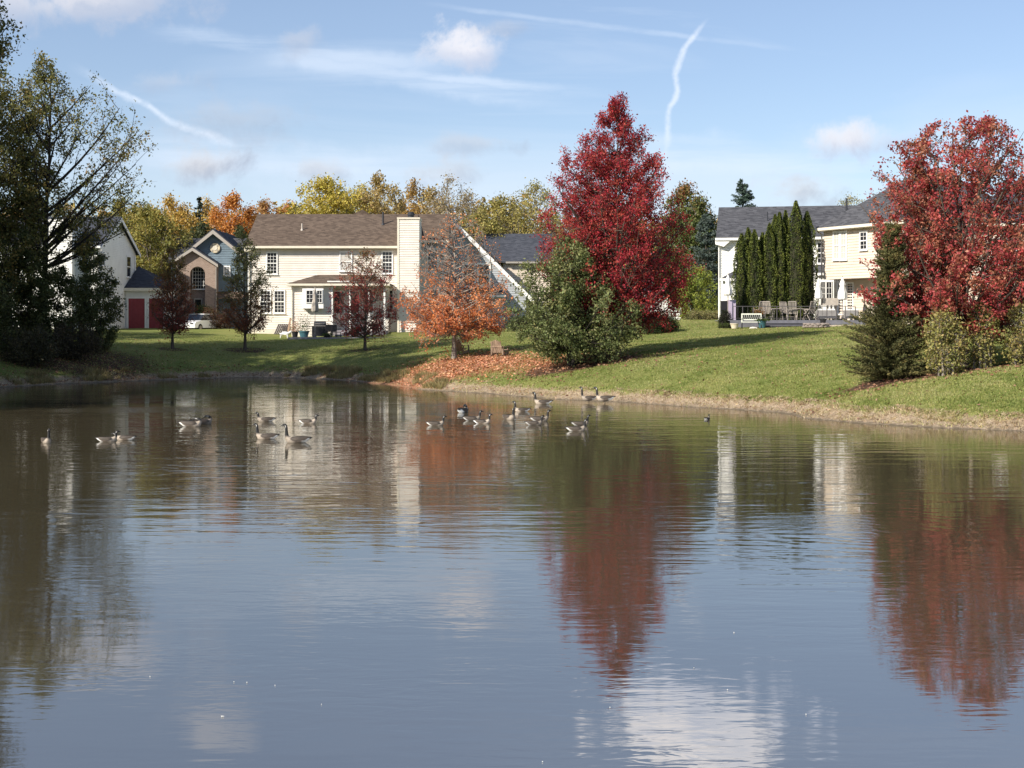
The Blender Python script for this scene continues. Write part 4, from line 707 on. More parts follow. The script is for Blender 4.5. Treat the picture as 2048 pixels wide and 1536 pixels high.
for s in (-1, 1): MB().prism([(.46, s*.05, .56), (.52, s*.06, .56), (.48, s*.09, .45)], (0, s*.015, 0)).build('ear', M['fabric'], dg)
# adirondack chairs
def adirondack(px, Y, rz, label, white=True):
    e = empty('adirondack_chair', (X_(px, Y), Y, gg(px, Y)), R(rz), label, 'chair', 'weathered wooden lawn chairs near the orange tree'); m = M['wood']
    for k in range(5):
        t = -.26+.13*k; h = .92-.05*abs(k-2); MB().prism([(t-.055, .28, .2), (t+.055, .28, .2), (t+.06, .52, h), (t-.06, .52, h)], (0, .025, 0)).build('back_slat', m, e)
    MB().prism([(-.34, .36, .50), (.34, .36, .50), (.34, .375, .58), (-.34, .375, .58)], (0, .08, .0)).build('back_rail', m, e)
    for k in range(5): MB().box(-.3, .3, -.36+.12*k, -.26+.12*k, .36-.03*k, .385-.03*k).build('seat_slat', M['pale_stone'] if (white and k == 1) else m, e)
    for s in (-1, 1):
        MB().box(s*.36-.07, s*.36+.07, -.42, .36, .52, .55).build('armrest', m, e); MB().box(s*.33-.02, s*.33+.02, -.36, -.26, 0, .52).build('leg', m, e); MB().prism([(s*.32, -.34, .32), (s*.32, .62, .0), (s*.32, .50, .0), (s*.32, -.34, .18)], (s*.03, 0, 0)).build('leg', m, e)
        MB().box(s*.36-.03, s*.36+.03, .28, .35, .1, .52).build('rear_support', m, e)
    return e
adirondack(1000, 77.5, 152, 'weathered wooden lawn chair alone between the orange tree and green shrub'); adirondack(922, 82.0, 150, 'weathered wooden lawn chair half hidden behind the orange tree trunk')
# white car
cx_, cy_ = X_(400, 113), 113.0; cr = empty('parked_car', (cx_, cy_, gz(cx_, cy_)-.25), R(72), 'white car parked in front of the blue brick house', 'car')
body = MB(); sec = [(-.95, .35, .62), (-.9, .3, .8), (-.3, .3, .88), (.0, .3, .90)]
prof_ = [(-2.2, .32), (-2.25, .6), (-2.1, .78), (-1.2, .92), (1.35, .95), (2.1, .88), (2.25, .6), (2.2, .32)]; body.prism([(a, -.86, b) for a, b in prof_], (0, 1.72, 0)); bo = body.build('body', M['carpaint'], cr)
MB().prism([(-1.15, -.72, .93), (1.55, -.72, .95), (1.0, -.6, 1.38), (-.35, -.6, 1.42)], (0, 1.3, 0)).build('cabin', M['glass'], cr); MB().box(-.38, 1.0, -.62, .72, 1.40, 1.45).build('roof', M['carpaint'], cr)
for a in (-1.4, 1.4):
    for s in (-.88, .70):
        wh = MB().bar((a, s, .32), (a, s+.2, .32), .32, 16).build('wheel', M['tyre'], cr); MB().bar((a, s-.01, .32), (a, s+.21, .32), .19, 12).build('rim', M['greyteak'], wh)
for s in (-.7, .45): MB().box(-2.27, -2.2, s, s+.25, .62, .72).build('headlight', M['glass'], cr)

# ------------------------------------------------------------ trees
REDP = [(.14, .012, .022), (.31, .023, .04), (.46, .045, .058), (.23, .02, .03), (.50, .10, .07), (.31, .07, .04), (.40, .035, .05)]
Yr = 70.0; xr_, zr_ = X_(1222, Yr), gz(X_(1222, Yr), Yr)
pr = px_prof([(640, 1150, 1330), (625, 1118, 1362), (590, 1105, 1370), (550, 1095, 1378), (500, 1078, 1385), (450, 1078, 1378), (400, 1098, 1358), (350, 1112, 1335), (300, 1140, 1312), (262, 1178, 1286), (232, 1200, 1268), (198, 1226, 1246)], 1226, Yr, zr_)
plant('red_maple', 'tall pyramid shaped crimson maple in the middle of the far bank', 'tree', xr_+.1, Yr, tree_data(pr, 11, 98000, .105, REDP, .2, 140, .95, 8, 5, .11, twig=.75, shell=.95, colf=lambda p, t, rg: np.clip(t*.8+rg.normal(0, .15, len(t)), 0, 1)), M['bark'])
Yg = 68.0; xg_, zg_ = X_(1150, Yg), gz(X_(1150, Yg), Yg)
pr = px_prof([(703, 1072, 1240), (685, 1042, 1268), (645, 1030, 1284), (605, 1030, 1268), (578, 1036, 1215), (545, 1042, 1195), (512, 1055, 1170), (484, 1082, 1140)], 1150, Yg, zg_)
plant('green_crabapple', 'dense green multi stemmed tree in front of the crimson maple', 'tree', xg_, Yg, tree_data(pr, 22, 42000, .12, [(.07, .09, .03), (.13, .16, .055), (.21, .24, .10), (.26, .25, .10)], .10, 62, .7, 8, 4, .12, stems=5, low=.9, twig=.9, shell=.95, colf=lambda p, t, rg: np.clip(t*.9+rg.normal(0, .12, len(t)), 0, 1)), M['dark_bark'])
Ym = 53.0; xm_, zm_ = X_(1928, Ym), gz(X_(1928, Ym), Ym)
pr = px_prof([(642, 1840, 2060), (618, 1752, 2110), (595, 1720, 2130), (560, 1745, 2140), (525, 1722, 2140), (490, 1768, 2140), (450, 1762, 2140), (400, 1752, 2135), (350, 1757, 2120), (315, 1770, 2105), (285, 1800, 2080), (260, 1835, 2045), (244, 1880, 2010)], 1928, Ym, zm_)
MR = [(.17, .025, .03), (.33, .045, .05), (.46, .085, .08), (.42, .18, .11), (.26, .11, .06), (.42, .06, .07)]
plant('red_maple', 'broad coral red maple whose branches fan upward at the right edge', 'tree', xm_, Ym, tree_data(pr, 33, 66000, .115, MR, .17, 80, 1.3, 9, 5, .09, twig=.6, shell=.98), M['bark'])
Yo = 80.0; xo_, zo_ = TREES_RED[0], gz(*TREES_RED)
pr = px_prof([(690, 838, 935), (676, 812, 1000), (650, 788, 1032), (620, 788, 1030), (590, 805, 1030), (560, 830, 1015), (520, 835, 1000), (480, 845, 990), (450, 865, 970), (432, 890, 930)], 908, Yo, zo_)
OR = [(.48, .14, .04), (.66, .25, .09), (.74, .36, .17), (.55, .18, .07), (.66, .30, .19)]
plant('orange_maple', 'orange maple, its lower branches leafy and its upper branches bare', 'tree', xo_, Yo, tree_data(pr, 44, 17500, .12, OR, .13, 100, .35, 8, 4, .09, twig=.8, shell=.98, keep=lambda p: (np.clip(1.3-(p[:, 2]-1.0)/4.0, .24, 1)**1.9)*np.where((p[:, 2] < 1.8) & (np.hypot(p[:, 0], p[:, 1]) < 1.5), .0, 1)*np.where(p[:, 2] < 1.35, .35, 1), low=1.7, droop=.05), M['pale_bark'])
DR = [(.10, .02, .02), (.20, .035, .03), (.14, .05, .03), (.10, .09, .03)]
def sm(px, Y, rows, seed, label, pal=DR, n=9000, **k):
    x, z = X_(px, Y), gg(px, Y); plant('young_tree', label, 'tree', x, Y, tree_data(px_prof(rows, px, Y, z), seed, n, .11, pal, .095, 55, .9, 7, 4, .09, twig=.7, shell=.95, **k), M['bark'], group='small trees on the lawn')
sm(730, 92, [(665, 690, 765), (640, 662, 790), (600, 658, 795), (560, 672, 785), (530, 682, 770), (505, 700, 752), (498, 720, 745)], 51, 'small dark red tree before the cream house porch', [(.20, .03, .035), (.36, .06, .06), (.25, .10, .06), (.24, .18, .09)], 8500, colf=lambda p, t, rg: np.clip(t*.65+np.clip((p[:, 2]-3.6)/2.5, 0, 1)*.6, 0, 1))
sm(490, 94, [(655, 460, 525), (630, 440, 545), (580, 436, 548), (540, 452, 535), (500, 465, 520), (472, 480, 505)], 52, 'small dark tree in front of the left corner of the cream house', [(.20, .05, .03), (.26, .10, .05), (.15, .15, .05), (.17, .18, .06)], 10000, colf=lambda p, t, rg: np.clip(t*.45+np.clip((p[:, 2]-2)/3.5, 0, 1)*.7, 0, 1))
sm(345, 92, [(655, 310, 378), (630, 298, 392), (590, 298, 392), (550, 312, 380), (520, 325, 370), (495, 338, 355)], 53, 'small dark red tree between the red garage and the brick arch', [(.24, .04, .04), (.26, .10, .05), (.20, .20, .05)], 9000, colf=lambda p, t, rg: np.clip(t*.4+np.clip((p[:, 2]-2)/3.5, 0, 1)*.6, 0, 1))
# left group
DG = [(.07, .08, .025), (.13, .14, .045), (.21, .20, .06), (.27, .19, .06)]
Yl = 86.0
def lt(px, Y, rows, seed, label, n, leaf=.15, r0=.22, name='tree', **k):
    x, z = X_(px, Y), gg(px, Y); pal = k.pop('pal', DG); return plant(name, label, 'tree', x, Y, tree_data(px_prof(rows, px, Y, z), seed, n, leaf, pal, r0, **k), M['dark_bark'], group='trees on the left bank')
lt(88, Yl, [(480, 20, 220), (440, 10, 255), (390, 0, 285), (345, -5, 303), (300, 0, 303), (250, 10, 285), (205, 25, 250), (165, 45, 205), (135, 75, 165), (116, 105, 145)], 61, 'tall sparse dark green tree leaning right over the left bank', 24000, leaf=.16, r0=.24, nprim=60, rise=.85, nsec=8, nter=4, sig=.16, low=5.0, twig=1.2, shell=.95)
lt(-30, 84.0, [(640, -160, 60), (560, -190, 70), (480, -200, 75), (400, -200, 70), (300, -180, 66), (220, -160, 58), (170, -130, 45), (130, -100, 20)], 62, 'dense dark green tree at the left edge of the bank', 36000, leaf=.17, r0=.3, nprim=70, rise=.9, nsec=8, nter=4, sig=.2, low=1.5, twig=1.4, shell=.95)
lt(-95, 66.0, [(420, -320, -45), (330, -340, -45), (220, -340, -40), (130, -320, -30), (85, -300, 14), (40, -280, 14), (-10, -240, -20), (-80, -180, -50)], 63, 'taller nearer tree whose branch tip enters at the top left corner', 30000, leaf=.17, r0=.32, nprim=60, rise=.8, nsec=8, nter=4, sig=.18, low=4, twig=1.5, shell=1.0)
SH = [(.05, .06, .022), (.09, .11, .04), (.15, .16, .06)]
def shrub(px, Y, rows, seed, label, n, pal=SH, leaf=.12, bark='dark_bark', stems=6, group='undergrowth shrubs on the left bank', name='shrub', **k):
    x, z = X_(px, Y), gg(px, Y); kk = dict(nprim=34, rise=.8, nsec=6, nter=4, sig=.13, stems=stems, low=.15, twig=.7, shell=.95); kk.update(k)
    return plant(name, label, 'shrub', x, Y, tree_data(px_prof(rows, px, Y, z), seed, n, leaf, pal, .05, **kk), M[bark], group=group, trunk='stems', crown='foliage')
shrub(190, 88, [(690, 150, 215), (660, 135, 232), (620, 130, 240), (580, 132, 238), (540, 140, 225), (510, 150, 210), (498, 165, 195)], 71, 'rightmost round dark shrub before the white house', 17000, leaf=.13)
shrub(110, 86, [(700, 60, 160), (660, 40, 175), (600, 30, 180), (560, 45, 150), (540, 60, 125), (525, 70, 100)], 72, 'tall dark shrub under the leaning tree', 20000, leaf=.14)
shrub(30, 84, [(705, -40, 90), (660, -60, 110), (600, -60, 110), (540, -60, 100), (480, -40, 80), (450, -10, 60)], 73, 'broad dark shrub at the foot of the left edge tree', 24000, leaf=.15)
shrub(-60, 80, [(715, -130, 10), (660, -150, 40), (600, -150, 40), (540, -120, 20)], 74, 'low dark shrub cut by the left picture edge', 9000)
shrub(150, 83, [(708, 110, 190), (690, 95, 205), (665, 100, 200), (650, 130, 170)], 75, 'low twiggy bush between the taller left shrubs and lawn', 3500, [(.06, .05, .03), (.10, .08, .04)])
shrub(60, 79.5, [(722, 10, 110), (700, -5, 120), (672, 5, 110), (655, 30, 80)], 76, 'low straggly bush nearest the water at the left', 4500, [(.05, .05, .025), (.09, .08, .04)])
# right edge
YB = [(.13, .14, .045), (.26, .26, .08), (.38, .34, .12), (.30, .22, .09)]
shrub(1893, 50.6, [(738, 1868, 1915), (715, 1860, 1924), (680, 1856, 1926), (650, 1860, 1922), (628, 1875, 1910)], 81, 'leafy yellow green shrub under the right maple next to the juniper', 5200, YB, .10, 'pale_bark', group='shrubs in the mulch bed')
shrub(1962, 51.2, [(735, 1952, 1975), (710, 1948, 1982), (670, 1946, 1988), (630, 1950, 1984), (614, 1958, 1975)], 82, 'thin upright shrub with bare stems in the middle of the mulch bed', 3200, YB, .10, 'pale_bark', group='shrubs in the mulch bed')
shrub(2045, 50.9, [(728, 2028, 2085), (700, 2020, 2100), (660, 2018, 2100), (618, 2030, 2080)], 83, 'green and rust shrub cut by the right picture edge', 4200, YB, .10, 'pale_bark', group='shrubs in the mulch bed')
shrub(1316, 87.5, [(668, 1278, 1355), (655, 1268, 1366), (640, 1272, 1360), (630, 1290, 1345)], 84, 'low dark spreading yew on the lawn right of the crimson maple', 9000, [(.02, .035, .012), (.05, .07, .02)], .09, group='shrubs beyond the lawn', sig=.1)
shrub(1390, 108, [(640, 1352, 1428), (610, 1348, 1436), (570, 1350, 1436), (545, 1366, 1424), (534, 1385, 1405)], 85, 'bright yellow green bush left of the white house with grey roof', 9000, [(.12, .16, .03), (.22, .26, .05), (.28, .30, .06)], .14, group='shrubs beyond the lawn')
shrub(1410, 101, [(652, 1372, 1440), (640, 1368, 1442), (625, 1380, 1438)], 86, 'low tawny weeds and ivy at the corner of the white house', 3500, [(.14, .15, .05), (.26, .22, .10)], .1, group='shrubs beyond the lawn')
shrub(1450, 87.3, [(661, 1440, 1461), (655, 1438, 1463), (649, 1443, 1458)], 87, 'clipped round boxwood at the left end of the deck', 2200, [(.04, .06, .015), (.09, .12, .03)], .05, group='deck side shrubs', sig=.05)
shrub(1449, 89.2, [(655, 1440, 1460), (640, 1438, 1463), (628, 1445, 1458), (622, 1450, 1454)], 88, 'dark cone shaped shrub behind the round boxwood', 2600, [(.012, .018, .008), (.03, .04, .015)], .06, group='deck side shrubs', sig=.05)
shrub(430, 114, [(652, 410, 478), (640, 405, 482), (620, 415, 475)], 89, 'dark red low hedge before the blue house wall', 4500, [(.12, .03, .03), (.10, .08, .03)], .1, group='shrubs by the blue house')
shrub(405, 116, [(650, 392, 425), (630, 390, 428), (612, 398, 420)], 90, 'dark shrub beside the brick arch entrance', 3000, SH, .1, group='shrubs by the blue house')
shrub(1040, 103, [(655, 1010, 1068), (645, 1008, 1070), (636, 1020, 1060)], 91, 'dark low hedge before the arched window', 3500, SH, .09, group='shrubs beyond the lawn')
# conifers
def conifer(H, R0, seed, n_br, pal, leaf=.16, power=1.0, droop=-.1, per=70, up=0., bottom=.05):
    rg = np.random.default_rng(seed); zs = H*(bottom+(1-bottom)*rg.random(n_br)**1.15*.97); az = rg.uniform(0, 6.283, n_br); L = R0*(1-zs/H)**power*rg.uniform(.72, 1.08, n_br)+.10; t = np.linspace(0, 1, 4)[None, :, None]
    D = np.stack([np.cos(az), np.sin(az), np.full(n_br, droop)+up], 1); P = np.stack([zs*0, zs*0, zs], 1)[:, None]+D[:, None]*L[:, None, None]*t; P[:, :, 2] += (L[:, None]*.22*t[:, :, 0]**2)
    tv, tq = tubes(np.array([[[0, 0, -.3], [0, 0, H*.5], [0, 0, H*.985]]]), np.array([[H*.017, H*.010, .01]]), 8); bv, bq = tubes(P, np.tile(np.array([.03, .02, .014, .006]), (n_br, 1)), 3)
    n = n_br*per; k = rg.integers(n_br, size=n); f = rg.random(n)**.7; i0 = np.minimum((f*3).astype(int), 2); fr = (f*3-i0)[:, None]; base = P[k, i0]*(1-fr)+P[k, i0+1]*fr; wd = (.10+.22*(1-f))*L[k]; side = np.stack([-np.sin(az[k]), np.cos(az[k]), np.zeros(n)], 1)
    base = base+side*(rg.normal(0, 1, n)*wd*.75)[:, None]+rg.normal(0, .04, (n, 3)); base[:, 2] -= abs(rg.normal(0, .07, n)); out = np.stack([np.cos(az[k]), np.sin(az[k]), np.full(n, .1)], 1)*1.2
    lv, lf = leaves(base, leaf, rg, asp=.35, out=out); tone = np.random.default_rng(seed+2).random(n_br)[k]*.6+f*.4
    return (np.concatenate([tv, bv]), np.concatenate([tq, bq+len(tv)])), (lv, lf, np.repeat(pal_pick(pal, tone, rg), 4, 0))
Ys = 121.0; zs_ = gg(1485, Ys)
plant('spruce', 'blue green spruce rising behind the roof of the white house', 'tree', X_(1485, Ys), Ys, conifer(Z_(352, Ys)-zs_, 4.6, 3, 300, [(.04, .07, .05), (.09, .13, .10)], .2, .9, -.05, 75), M['bark'], NEEDLE)
Ys = 114.0; plant('spruce', 'grey green spruce between the bright bush and the crimson maple', 'tree', X_(1412, Ys), Ys, conifer(Z_(425, Ys)-gg(1412, Ys), 2.6, 4, 190, [(.05, .075, .06), (.11, .14, .12)], .2, .7, -.05, 70), M['bark'], NEEDLE)
Ys = 150.0; plant('spruce', 'dark spruce tip poking above the orange trees at the left', 'tree', X_(397, Ys), Ys, conifer(Z_(388, Ys)-gg(397, Ys), 3.4, 5, 120, [(.02, .035, .025), (.04, .06, .04)], .24, .9, -.05, 55), M['dark_bark'], NEEDLE)
# juniper: spiky, two tiers
Yj = 52.3; xj, zj = X_(1780, Yj), gg(1780, Yj)
def juniper():
    rg = np.random.default_rng(9); H = Z_(445, Yj)-zj; n_br = 620; zs = H*(.015+.96*rg.random(n_br)**1.8); az = rg.uniform(0, 6.283, n_br)
    L = np.interp(zs/H, [0, .15, .30, .42, .6, .8, 1], [1.42, 1.42, 1.12, .72, .54, .42, .18])*rg.uniform(.45, 1.3, n_br); cx = np.interp(zs/H, [0, .4, 1], [0, -.05, .12]); t = np.linspace(0, 1, 4)[None, :, None]
    P = np.stack([cx, zs*0, zs], 1)[:, None]+np.stack([np.cos(az), np.sin(az), np.interp(zs/H, [0, .06, .2, 1], [-.05, .08, .22, .4])], 1)[:, None]*L[:, None, None]*t; P[:, :, 2] += .12*L[:, None]*t[:, :, 0]**2
    tv, tq = tubes(np.array([[[0, 0, -.3], [-.03, 0, H*.5], [.1, 0, H*.97]]]), np.array([[.09, .05, .01]]), 8); bv, bq = tubes(P, np.tile(np.array([.02, .014, .010, .004]), (n_br, 1)), 3)
    n = 75000; k = rg.integers(n_br, size=n); f = rg.uniform(.1, 1.12, n); base = P[k, 0]*(1-f[:, None])+P[k, 3]*f[:, None]; base += rg.normal(0, 1, (n, 3))*(.10*(1.25-f))[:, None]; out = (P[k, 3]-P[k, 0])/L[k][:, None]*1.6
    lv, lf = leaves(base, .11, rg, asp=.26, out=out); tone = np.random.default_rng(8).random(n_br)[k]
    return (np.concatenate([tv, bv]), np.concatenate([tq, bq+len(tv)])), (lv, lf, np.repeat(pal_pick([(.045, .05, .018), (.10, .10, .035), (.19, .16, .06)], tone, rg), 4, 0))
plant('juniper', 'dark olive spiky juniper at the left end of the mulch bed', 'tree', xj, Yj, juniper(), M['dark_bark'], NEEDLE)
# arborvitae columns
def arbor(H, R0, seed, n=9000):
    rg = np.random.default_rng(seed); z = H*rg.random(n)**1.05; az = rg.uniform(0, 6.283, n); ph = rg.uniform(0, 6.28, 3)
    rad = R0*np.interp(z/H, [0, .08, .3, .6, .85, 1], [.8, 1.0, 1.08, 1.0, .72, .10]); lump = .20*np.sin(4*az+ph[0]+.6*np.sin(z*1.3))+.13*np.sin(7*az+ph[1])*np.sin(z*3.1+ph[2])+.10*np.sin(z*5.3+3*az+ph[0])
    r = rad*(1+lump)*rg.uniform(.80, 1.04, n)**.5; base = np.stack([r*np.cos(az), r*np.sin(az), z+rg.normal(0, .03, n)], 1); out = np.stack([np.cos(az)*.5, np.sin(az)*.5, np.full(n, 1.5)], 1)
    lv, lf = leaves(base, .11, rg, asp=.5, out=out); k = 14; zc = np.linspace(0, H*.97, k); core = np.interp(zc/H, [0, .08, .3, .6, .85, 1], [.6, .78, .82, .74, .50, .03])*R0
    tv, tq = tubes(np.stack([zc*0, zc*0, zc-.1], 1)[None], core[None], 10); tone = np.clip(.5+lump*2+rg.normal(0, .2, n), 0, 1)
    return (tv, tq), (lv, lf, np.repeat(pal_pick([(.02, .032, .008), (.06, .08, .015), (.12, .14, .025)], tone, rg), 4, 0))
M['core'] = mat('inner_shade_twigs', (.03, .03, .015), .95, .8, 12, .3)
nm = ['shortest arborvitae at the left end of the row', 'second arborvitae from the left, slightly taller than its neighbour', 'third arborvitae from the left with a rounded tip', 'narrow arborvitae tucked behind the third and fifth', 'fifth arborvitae from the left, first of the taller ones', 'arborvitae with a thin tip left of the double crown', 'left one of the close double arborvitae', 'right one of the close double arborvitae', 'tallest arborvitae of the row', 'slim arborvitae at the right end of the row']
for i, (px, top, wd, dy) in enumerate(((1483, 468, 26, 0), (1496, 456, 24, .7), (1509, 460, 26, -.1), (1525, 466, 22, .5), (1539, 448, 25, 0), (1550, 430, 20, .7), (1559, 425, 24, .1), (1571, 421, 22, .5), (1592, 402, 30, 0), (1614, 424, 30, .6))):
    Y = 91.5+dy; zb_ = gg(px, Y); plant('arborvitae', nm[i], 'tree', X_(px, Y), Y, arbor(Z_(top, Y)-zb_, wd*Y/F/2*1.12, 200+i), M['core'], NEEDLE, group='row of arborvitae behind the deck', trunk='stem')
# background trees
def bg(px, Y, top, w, seed, pal, label, n=15000, leaf=.22, low=2.5, shape=0, name='tree', gap=1.0, **k):
    x, z = X_(px, Y), gg(px, Y); H = Z_(top, Y)-z; r = w*Y/F/2*1.25; n = int(n*1.8); sh = [[(.16, .55), (.3, .92), (.5, 1.), (.7, .88), (.88, .55), (1, .12)], [(.2, .5), (.35, .8), (.55, .85), (.75, 1.), (.9, .7), (1, .25)]][shape]
    kk = dict(nprim=50, rise=.9, nsec=7, nter=4, sig=.26, twig=1.6, shell=.92, ter_tubes=False); kk.update(k)
    return plant(name, label, 'tree', x, Y, tree_data([(a*H, b*r, b*r) for a, b in sh], seed, n, leaf, pal, .2, low=low, **kk), M['pale_bark'], group='autumn trees behind the houses')
OL = [(.13, .14, .04), (.24, .22, .06), (.36, .30, .08)]; YO = [(.36, .25, .06), (.52, .35, .09), (.60, .43, .13)]; OG = [(.42, .17, .045), (.55, .24, .06), (.62, .33, .10)]; YG = [(.34, .29, .06), (.50, .41, .08), (.60, .50, .12)]
BR = [(.30, .22, .08), (.40, .30, .12), (.46, .36, .14)]; GB = [(.30, .24, .15), (.38, .31, .20)]; YD = [(.20, .19, .06), (.34, .29, .09), (.44, .37, .12)]
bg(300, 124, 420, 175, 301, OL, 'olive tree standing right of the white house gable', 20000)
bg(345, 138, 398, 150, 302, YO, 'yellow orange tree behind the olive one')
bg(205, 150, 420, 120, 324, YO, 'faded orange tree over the left house roof', 6000)
bg(580, 150, 412, 100, 325, OG, 'orange tree at the left end of the cream ridge', 8000)
bg(250, 142, 402, 120, 303, OL, 'olive yellow tree behind the white house roof')
bg(470, 142, 392, 130, 304, OG, 'bright orange tree above the blue gable', 17000)
bg(415, 150, 405, 90, 305, YO, 'yellow tree between the dark spruce tip and the orange tree', 9000)
bg(535, 150, 402, 110, 306, [(.35, .20, .07), (.46, .28, .10), (.30, .12, .06)], 'rust and yellow tree left of the cream house ridge', 12000)
bg(405, 128, 452, 80, 307, [(.05, .065, .03), (.09, .10, .04)], 'dark green tree just behind the blue house roof', 9000)
bg(480, 130, 462, 90, 308, [(.05, .065, .03), (.09, .10, .04)], 'dark green tree between the blue house and the cream roof', 9000)
bg(590, 132, 418, 80, 309, [(.12, .13, .05), (.20, .20, .08)], 'grey green tree over the left end of the cream roof', 8000)
bg(655, 128, 357, 135, 310, YG, 'large golden yellow tree above the cream roof', 19000, shape=1)
bg(765, 132, 362, 130, 311, BR, 'tawny tree above the middle of the cream roof', 12000, shape=1, ter_tubes=True)
bg(830, 140, 372, 100, 312, [(.36, .22, .06), (.42, .28, .09)], 'golden brown tree behind the chimney', 9000)
bg(905, 124, 356, 120, 313, GB, 'nearly bare grey brown tree right of the chimney', 4200, leaf=.16, ter_tubes=True, nprim=60)
bg(1000, 130, 402, 110, 314, YD, 'yellow olive oak above the grey gable roof', 12000, shape=1)
bg(1075, 128, 375, 130, 315, YD, 'sparse yellow oak left of the crimson maple', 8500, shape=1, leaf=.18, ter_tubes=True)
bg(940, 142, 385, 120, 316, [(.26, .20, .09), (.34, .27, .12)], 'thin tan tree far behind the grey gable', 5000, ter_tubes=True)
bg(1372, 118, 376, 110, 317, [(.10, .14, .04), (.14, .16, .05), (.40, .14, .07)], 'green tree with orange red top right of the crimson maple', 14000, colf=lambda p, t, rg: np.clip((p[:, 2]-7.5)/4.5, 0, 1)*.6+t*.4)
bg(1395, 136, 420, 110, 318, [(.16, .12, .05), (.24, .16, .07)], 'brown green tree behind the grey green spruce', 9000)
bg(1700, 150, 388, 76, 319, [(.30, .28, .16), (.36, .34, .22)], 'pale distant tree over the ridge of the white house', 3200, leaf=.2)
bg(1250, 140, 410, 160, 320, OL, 'olive tree hidden mostly behind the crimson maple', 9000)
bg(40, 128, 405, 150, 321, [(.38, .24, .10), (.42, .30, .13)], 'rust coloured tree behind the left house', 9000)
bg(140, 140, 415, 140, 322, [(.34, .24, .10), (.28, .26, .10)], 'faded yellow tree behind the left chimney', 8000)
bg(-80, 132, 380, 180, 323, OL, 'olive tree behind the dark left edge tree', 7000)
bg(720, 140, 372, 120, 326, YG, 'golden tree filling the gap behind the middle of the cream roof', 9000)
bg(870, 134, 378, 110, 327, BR, 'tawny tree directly behind the chimney cap', 8000)
bg(955, 122, 428, 120, 328, YD, 'low olive tree just above the grey gable peak', 8000)
bg(280, 150, 408, 120, 329, YO, 'golden tree at the far left of the autumn row', 7000)
# far woods closing the horizon, and trees outside the view that shade the left lawn
rg = np.random.default_rng(77); LVs, LFs, LCs, o_ = [], [], [], 0
npt = 80000; wx_ = rg.uniform(-190, 190, npt); wy_ = rg.uniform(170, 215, npt); top_ = 14.+4.0*fbm(wx_*.07, wy_*.05)+1.5*fbm(wx_*.3, wy_*.3); wz = 3+rg.random(npt)**.7*top_
v, f = leaves(np.stack([wx_, wy_, wz], 1), .75, rg); tone = np.clip(.5+1.2*vnoise(wx_*.12, wy_*.05)+rg.normal(0, .1, npt), 0, 1)
fw = link('far_woods', mesh_np('far_woods', v, f, LEAF, col=np.repeat(pal_pick([(.16, .15, .06), (.34, .27, .09), (.50, .32, .11)], tone, rg), 4, 0))); tag(fw, 'hazy autumn woods closing the horizon behind every house', 'woods', kind='stuff')
shade = [(-44, 72, 1.3, 1), (-40, 63, 1.62, 2.), (-50, 82, 1.2, 3.), (-42, 54, 1.62, .5), (-52, 64, 1.45, 4.), (-37.5, 76, .8, 5.), (-39, 44, 1.4, 1.2)]
big = tree_data([(3.2, 3.0, 3.0), (6, 4.6, 4.6), (10, 5., 5.), (14, 4.2, 4.2), (17, 2.6, 2.6), (19, .6, .6)], 401, 24000, .26, DG, .32, 60, .8, 7, 4, .28, ter_tubes=False, twig=1.5, low=2)
bt = None
for i, (x, y, s_, r_) in enumerate(shade):
    lab = ['broad dark tree on the left shore', 'dark tree leaning over the left shore of the pond', 'tallest dark tree behind the left shore', 'dark tree farthest along the left shore', 'dark tree well back from the left shore', 'small dark tree at the water on the left shore', 'dark tree nearest the viewer on the left shore'][i]
    if bt is None: bt = plant('shore_tree', lab, 'tree', x, y, big, M['dark_bark'], group='trees along the left shore'); bt.scale = (s_,)*3; bt.rotation_euler = (0, 0, r_)
    else: clone(bt, x, y, lab, s_, r_, 'trees along the left shore')

# ------------------------------------------------------------ grass, dry bank growth, fallen leaves
def blades(n, region, hgt, pal, seed, wid=.012, k=3, tilt=.5, colf=None):
    rg = np.random.default_rng(seed); x, y = region(rg, n); z, d = ground(x, y, True); P = np.repeat(np.stack([x, y, z], 1), k, 0)+rg.normal(0, .03, (len(x)*k, 3))*[1, 1, 0]; m_ = len(P)
    h = hgt*rg.uniform(.5, 1.4, m_); a = rg.uniform(0, 6.283, m_); t = rg.normal(0, tilt, (m_, 2)); w_ = wid*rg.uniform(.7, 1.4, m_)
    A = np.stack([np.cos(a), np.sin(a), a*0], 1)*w_[:, None]; tip = P+np.stack([t[:, 0]*h, t[:, 1]*h, h], 1); P = P-[0, 0, .01]
    V = np.stack([P-A, P+A, tip], 1).reshape(-1, 3); tone = np.clip(.5+.7*fbm(P[:, 0]*.5, P[:, 1]*.5)+.6*vnoise(P[:, 0]*2.6, P[:, 1]*2.6)+rg.normal(0, .25, m_), 0, 1)
    return V, np.arange(3*m_).reshape(-1, 3), np.repeat(pal_pick(pal, tone, rg, .18), 3, 0)
def lawn_region(rg, n):
    m_ = n*3; y = 1/rg.uniform(1/104., 1/41., m_); x = X_(rg.uniform(-40, 2090, m_), y); d = sdist(x, y)+.35*fbm(x*.9, y*.9); ok = (d > 1.12) & (rg.random(m_) > .9*np.clip(litter_density(x, y), 0, 1))
    ok &= ~((x > X0) & (y > 100.5) & (x < X_(830, 102))); ok &= ~((x > gx0-.2) & (y > DY-.3)); ok &= ~((np.hypot((x-X_(1850, 51.8))/3.2, (y-51.8)/1.0) < 1) | (np.hypot((x-X_(1165, 68))/2.8, (y-68.4)/2.0) < 1)); x, y = x[ok][:n], y[ok][:n]; return x, y
v, f, c = blades(135000, lawn_region, .045, [(.11, .16, .03), (.20, .235, .06), (.30, .31, .10), (.38, .36, .16)], 7, .015)
